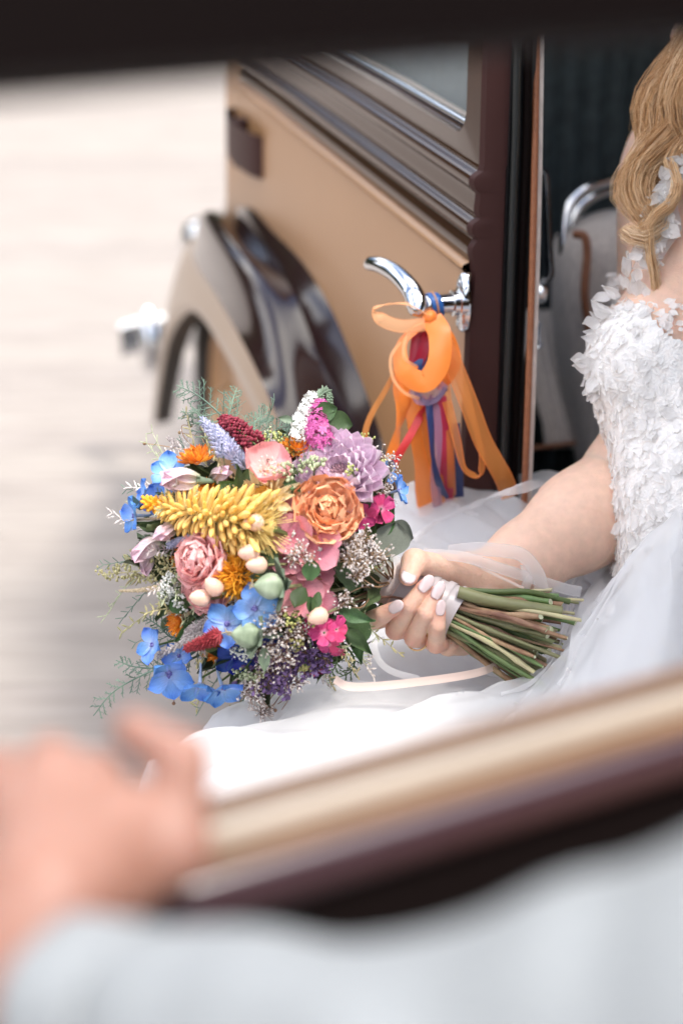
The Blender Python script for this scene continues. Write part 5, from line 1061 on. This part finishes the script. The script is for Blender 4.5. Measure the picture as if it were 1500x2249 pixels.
# ---------------------------------------------------------------- ribbon wrapped round the handle
wr = MB(); G = []
for t in np.linspace(0, 1, 40):
    c = HA0 + (HA1 - HA0) * t; rw = .0187 + .0035 * t + .0005 * ((t * 5) % 1)
    G.append([c + rw * (math.cos(a_) * perp1 + math.sin(a_) * perp2) + HAX * .006 * math.cos(a_ + .8) for a_ in np.linspace(0, 2 * math.pi, 37)[:-1]])
wr.grid(G, closed_v=True); put("ribbon_wrap", wr, "ribbon_grey", BQ)
for kk, (t0, wd, mt_, ex) in enumerate(((-.03, .011, "organza_white", .0022), (.075, .0062, "ribbon_blush", .0012), (.985, .004, "ribbon_grey", .0009), (.80, .003, "ribbon_grey", .0009), (.60, .003, "ribbon_grey", .0008))):
    wr = MB(); G = []
    for s_ in np.linspace(-1, 1, 6):
        c = HA0 + (HA1 - HA0) * t0 + HAX * wd * s_; rw = .0191 + .0035 * t0 + ex + (.002 * max(0, -s_) if kk == 0 else 0)
        G.append([c + rw * (math.cos(a_) * perp1 + math.sin(a_) * perp2) + HAX * .006 * math.cos(a_ + .8 + .25 * kk) for a_ in np.linspace(0, 2 * math.pi, 41)[:-1]])
    wr.grid(G, closed_v=True); put("ribbon_turn", wr, mt_, BQ)
def ribbon(name, pts, w0, wdir, mt_, par, n=60, w1=None, twist=0., thick=None, edge=None):
    P = spline([A2(p) for p in pts], n); T, U, V_ = frames(P); b = MB(); G = []; w1 = w0 if w1 is None else w1
    for i in range(n):
        wd = A2(wdir[min(len(wdir) - 1, int(i / n * len(wdir)))]) if isinstance(wdir, list) else A2(wdir)
        if isinstance(wdir, list):
            f_ = i / (n - 1) * (len(wdir) - 1); j = min(len(wdir) - 2, int(f_)); wd = A2(wdir[j]) * (1 - f_ + j) + A2(wdir[j + 1]) * (f_ - j)
        wd = unit(wd - T[i] * np.dot(wd, T[i])); nn = np.cross(T[i], wd); w = w0 + (w1 - w0) * i / (n - 1)
        G.append([P[i] + wd * w * s_ / 2 + nn * w * .06 * (1 - s_ * s_) for s_ in np.linspace(-1, 1, 5)])
    b.grid(G); o = put(name, b, mt_, par)
    if edge:
        for j in (0, 4):
            q = MB(); q.tube(np.array([g_[j] for g_ in G]), .00035, 4); put("ribbon_edge", q, edge, o)
    return o
ribbon("ribbon_tail", [px(1130, 1440, 1.57), px(1085, 1464, 1.545), px(1045, 1478, 1.525), px(970, 1491, 1.505), px(850, 1505, 1.49), px(770, 1508, 1.49), px(735, 1492, 1.495)], .0068, CAMU, "ribbon_blush", BQ)
ribbon("ribbon_tail", [px(840, 1400, 1.55), px(822, 1412, 1.53), px(832, 1450, 1.52), px(862, 1475, 1.51), px(920, 1492, 1.50)], .0055, [CAMR, CAMR, CAMR + CAMU, CAMU], "organza_white", BQ)
ribbon("ribbon_tail", [px(985, 1212, 1.57), px(1040, 1206, 1.56), px(1110, 1210, 1.565), px(1150, 1222, 1.565), px(1180, 1260, 1.565), px(1190, 1300, 1.57)], .011, [CAMU, CAMU, CAMU, CAMU + CAMR, CAMR, CAMR], "organza_white", BQ, edge="organza_white")
ribbon("ribbon_tail", [px(930, 1216, 1.55), px(1020, 1224, 1.555), px(1110, 1252, 1.56), px(1230, 1290, 1.575), px(1275, 1300, 1.58)], .0085, CAMU, "organza_white", BQ, edge="organza_white")
ribbon("ribbon_tail", [px(1152, 1240, 1.57), px(1158, 1275, 1.565), px(1140, 1318, 1.57)], .008, CAMR, "organza_white", BQ)
ribbon("ribbon_tail", [px(1035, 1236, 1.560), px(1090, 1264, 1.558), px(1150, 1292, 1.56)], .0022, CAMU, "ribbon_blush", BQ)
# ================================================================ ribbons tied to the door handle
mat("satin_orange", (.92, .25, .03), .38, var=.04, nscale=30, transl=.15, sheen=.3)
mat("organza_orange", (.90, .33, .07), .5, alpha=.55, transl=.3)
mat("organza_peach", (.94, .50, .24), .5, alpha=.6, transl=.3)
mat("satin_crimson", (.42, .02, .06), .38, var=.05, nscale=30, transl=.1)
mat("satin_red", (.60, .03, .03), .38, transl=.1)
mat("satin_blue", (.02, .11, .36), .35, transl=.1)
mat("satin_navy", (.02, .035, .13), .38, transl=.1)
mat("organza_violet", (.45, .33, .50), .5, alpha=.55, transl=.3)
hd = topx(hub)[2]
RB_ = root("ribbon_bow", tuple(px(945, 694, hd - .01)), "orange, blue and crimson ribbons tied to the chrome door handle", "ribbon")
def rp(x, y, d=0.): return px(x, y, hd - .012 + d)
bb = MB(); bc = car(hc_s, .038, hc_z)
for k, wq in enumerate((-.0055, .0)):
    bb = MB(); u_, v_ = AX, ZUP; G = []
    for s_ in np.linspace(-1, 1, 5): G.append([bc + NX * (wq + .0035 * s_ + .002 * math.sin(t + k)) + (.0106 + .0007 * (1 - s_ * s_)) * (math.cos(t) * u_ + math.sin(t) * v_) for t in np.linspace(0, 2 * math.pi, 33)[:-1]])
    bb.grid(G, closed_v=True); put("handle_binding", bb, "satin_blue", RB_)
bb = MB(); bb.tube(np.array([bc + NX * (-.003 + .002 * math.sin(t)) + .0118 * (math.cos(t) * AX + math.sin(t) * ZUP) for t in np.linspace(0, 2 * math.pi, 40)]), .0009, 6); put("binding_thread", bb, "organza_peach", RB_)
kn = MB(); kn.tube(spline([rp(950, 690, .01), rp(943, 698, .0), rp(930, 702, .006)], 10), [.003, .005, .006, .0065, .0065, .006, .006, .005, .004, .003], 10); put("knot", kn, "satin_orange", RB_)
def rb(name, pts, w, wd, mt_, edge=None, w1=None): return ribbon(name, [rp(p[0] + rng.normal() * 2.2, p[1] + rng.normal() * 2.2, p[2] + rng.normal() * .0012) for p in pts], w, wd, mt_, RB_, 70, w1, edge=edge)
C_, U_, F_ = CAMR, CAMU, CAMF
rb("satin_loop", [(944, 698, .0), (966, 735, -.006), (964, 795, -.014), (930, 840, -.014), (888, 815, -.004), (884, 752, .010), (928, 704, .008)], .0220, [C_ * 1.0 + U_ * .1, C_, C_ * .8 - U_ * .9, -U_, -C_ * .8 - U_ * .4 + F_ * .6, -C_ + F_ * 1.6, -C_ + U_ * .5 + F_ * 1.6], "satin_orange", None, .018)
rb("ribbon_loop", [(940, 706, .012), (918, 742, .012), (905, 800, .012), (915, 806, .014), (932, 765, .014), (942, 706, .014)], .010, C_ + U_ * .3, "satin_crimson")
rb("ribbon_loop", [(942, 720, .016), (925, 770, .016), (914, 802, .016), (930, 812, .018), (945, 740, .018)], .009, C_ + U_ * .3, "satin_blue")
rb("organza_loop", [(945, 690, -.004), (900, 672, -.006), (850, 664, -.008), (823, 678, -.008), (836, 704, -.010), (885, 718, -.010), (936, 710, -.006)], .0115, [U_ * .6 + F_, U_ * .4 + F_, F_, F_ + U_ * .5, U_, U_, U_], "organza_peach", "organza_peach")
rb("satin_loop", [(946, 696, .010), (985, 738, .012), (994, 800, .010), (962, 838, .012), (940, 800, .018), (944, 706, .016)], .015, [C_ * .6 + F_, C_ + F_ * .4, C_, C_ - U_, -C_ * .4 + F_, -C_ + F_], "satin_orange")
rb("thin_loop", [(946, 706, -.012), (912, 714, -.014), (890, 748, -.016), (892, 790, -.016), (915, 806, -.014)], .0030, [F_, U_ * .4 + F_, C_, C_, C_], "organza_peach")
rb("thin_loop", [(880, 752, .0), (862, 790, -.004), (862, 830, -.006), (885, 862, -.006), (925, 876, -.004)], .0030, [C_, C_, C_, U_, U_], "organza_peach")
rb("organza_loop", [(905, 852, .004), (925, 876, .0), (955, 872, .0), (978, 840, .004)], .012, U_, "organza_violet")
rb("ribbon_tail", [(912, 858, .006), (935, 882, .002), (960, 876, .004), (978, 850, .008)], .005, U_, "satin_navy")
rb("ribbon_tail", [(895, 800, .006), (882, 850, .006), (888, 890, .01), (874, 940, .012), (860, 1010, .014), (850, 1060, .02)], .0185, [C_, C_, C_ * .8 + F_ * .4, C_ * .4 + F_, C_ + F_ * .3, C_], "satin_orange", None, .010)
rb("ribbon_tail", [(876, 790, .012), (850, 850, .012), (822, 905, .012), (806, 945, .012), (799, 1000, .014), (796, 1060, .014)], .0055, [C_ * .7 + F_ * .5, C_, C_ * .5 + F_ * .5], "organza_orange")
rb("ribbon_tail", [(945, 868, .01), (925, 910, .01), (893, 962, .008), (866, 1010, .01), (852, 1040, .01)], .0075, [C_ * .4 + F_, C_ + U_, C_ * .8 + U_, C_ + U_], "satin_red")
rb("ribbon_tail", [(912, 870, .014), (922, 950, .016), (930, 1020, .03), (938, 1080, .06), (945, 1140, .09)], .021, [C_, C_ + F_ * .3, C_, C_ + F_ * .2], "satin_orange")
rb("ribbon_tail", [(930, 880, .012), (938, 960, .014), (955, 1050, .03), (968, 1130, .08)], .010, C_ + F_ * .4, "organza_orange")
rb("ribbon_tail", [(944, 878, .002), (945, 940, .002), (950, 1000, .006), (962, 1050, .02), (975, 1095, .06)], .0068, [C_, C_ * .7 + F_, C_], "satin_navy")
rb("ribbon_tail", [(952, 878, .008), (955, 960, .008), (958, 1050, .02), (960, 1120, .07)], .0095, C_ + F_ * .3, "organza_violet")
rb("ribbon_tail", [(962, 870, .010), (970, 940, .012), (974, 1020, .02), (980, 1100, .07)], .0150, [C_, C_ + F_ * .3, C_], "satin_crimson")
rb("ribbon_tail", [(982, 830, .012), (986, 930, .016), (990, 1030, .02), (995, 1100, .07)], .008, C_ + F_ * .5, "organza_orange")
rb("ribbon_tail", [(990, 930, .03), (1000, 1000, .03), (1006, 1090, .07)], .012, C_, "satin_navy")
rb("organza_tail", [(966, 720, .0), (1000, 800, .002), (1030, 890, .006), (1062, 970, .010), (1104, 1046, .02), (1120, 1090, .05)], .0165, [C_ + U_ * .4, C_ + U_ * .3, C_ + U_ * .3, C_ + U_ * .3], "organza_orange", "satin_orange")
rb("organza_loop", [(978, 752, .014), (1012, 830, .02), (1036, 930, .02), (1058, 1000, .02), (1052, 1040, .016), (1022, 1034, .012), (1000, 960, .010), (980, 880, .008)], .0080, [C_, C_, C_ * .6 + F_, C_ + F_, F_ + U_, C_ + F_ * .5, C_], "organza_orange", "satin_orange")

# ================================================================ the groom: hand on the window sill, pale sleeve
mat("skin_warm", (.29, .142, .10), .5, (.335, .178, .135), .06, 40, sss=.35, spec=.35)
mat("shirt", (.262, .275, .280), .8, var=.05, nscale=14, bump=.3, bscale=900)  # white cloth: the shade on the sleeve is put into this base colour
mat("dark_hair", (.03, .02, .015), .6, var=.2)
GM = root("person", (.36, .18, 0), "blurred person in a white shirt darkened for shade gripping the car window sill in the foreground", "person")
hb = [(P_(40, 2160, .585), P_(95, 1990, .600), .021, .022, 0)]
WRg = P_(95, 1980, .602)
Kn = [P_(25, 1725, .640), P_(118, 1700, .636), P_(205, 1735, .632), P_(285, 1800, .628)]
for q, r_ in zip(Kn, (.0105, .0115, .0115, .0110)): hb.append((WRg, q, .019, r_ * .95, .006))
for q, (dx, dy) in zip(Kn, ((-25, 40), (-5, 30), (15, 35), (35, 45))):
    x, y, z = topx(q); p1 = P_(x + dx, y - 30, z + .032); p2 = P_(x + dx * 1.4, y + 70, z + .050); p3 = P_(x + dx * 1.6, y + 210, z + .052)
    hb += [(q, p1, .0105, .0092, .004), (p1, p2, .0092, .0084, .003), (p2, p3, .0084, .0070, .003)]
T1, T2, T3, T4 = P_(215, 1935, .618), P_(385, 1870, .630), P_(400, 1672, .640), P_(292, 1602, .655)
hb += [(WRg, T1, .018, .0165, .012), (T1, T2, .0165, .0118, .010), (T2, T3, .0118, .0098, .006), (T3, T4, .0098, .0075, .004)]
V, F = skin_mesh(hb, .0022); V = smooth_net(V, F, 3, .5)
SHO = np.array([.30, .20, 1.30])
tb = [(np.array([.42, .12, .70]), np.array([.42, .12, 1.25]), .15, .17, 0), (np.array([.42, .12, 1.30]), np.array([.42, .12, 1.50]), .07, .055, .05), (np.array([.42, .13, 1.63]), np.array([.42, .12, 1.70]), .080, .092, .03), (np.array([.42, .215, 1.635]), np.array([.42, .225, 1.615]), .010, .014, .012)]
V2, F2 = skin_mesh(tb, .008); V2 = smooth_net(V2, F2, 2)
npmesh("body", np.vstack([V, V2]), np.vstack([F, F2 + len(V)]), "skin_warm", GM)
sl_ = [(P_(225, 2262, .560), P_(560, 2330, .530), .0300, .0310, 0), (P_(560, 2330, .530), P_(940, 2410, .490), .0310, .0330, .03), (P_(940, 2410, .490), P_(1290, 2280, .475), .0330, .0340, .03),
       (P_(1290, 2280, .475), P_(1500, 2420, .455), .0340, .036, .02), (P_(1590, 2260, .46), P_(1840, 2220, .455), .0360, .042, .012), (P_(1840, 2220, .455), np.array([.31, .16, 1.22]), .042, .060, .05),
       (np.array([.42, .12, .72]), np.array([.42, .12, 1.24]), .158, .178, .05), (np.array([.31, .14, 1.23]), np.array([.54, .10, 1.27]), .070, .075, .06)]
V, F = skin_mesh(sl_, .0045); V = smooth_net(V, F, 2)
nV = np.sin(V[:, 0] * 70 + V[:, 2] * 40) * np.sin(V[:, 1] * 60 + 1.3 * np.sin(V[:, 0] * 50)); V = V + nV[:, None] * .0022 * unit(np.array([0, -.4, 1]))
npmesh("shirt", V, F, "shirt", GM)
cf = MB(); ca, cb_ = P_(140, 2245, .568), P_(300, 2275, .553); Q = spline([ca, cb_], 8); T, U, V_ = frames(Q); G = []
for i in range(8): G.append([Q[i] + (.0315 + .0012 * math.sin(5 * t)) * (math.cos(t) * U[i] + math.sin(t) * V_[i]) for t in np.linspace(0, 2 * math.pi, 41)[:-1]])
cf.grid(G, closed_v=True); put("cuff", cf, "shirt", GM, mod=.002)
hh = MB(); ball(hh, np.array([.42, .10, 1.695]), .100, 24, 1.05); put("hair", hh, "dark_hair", GM)
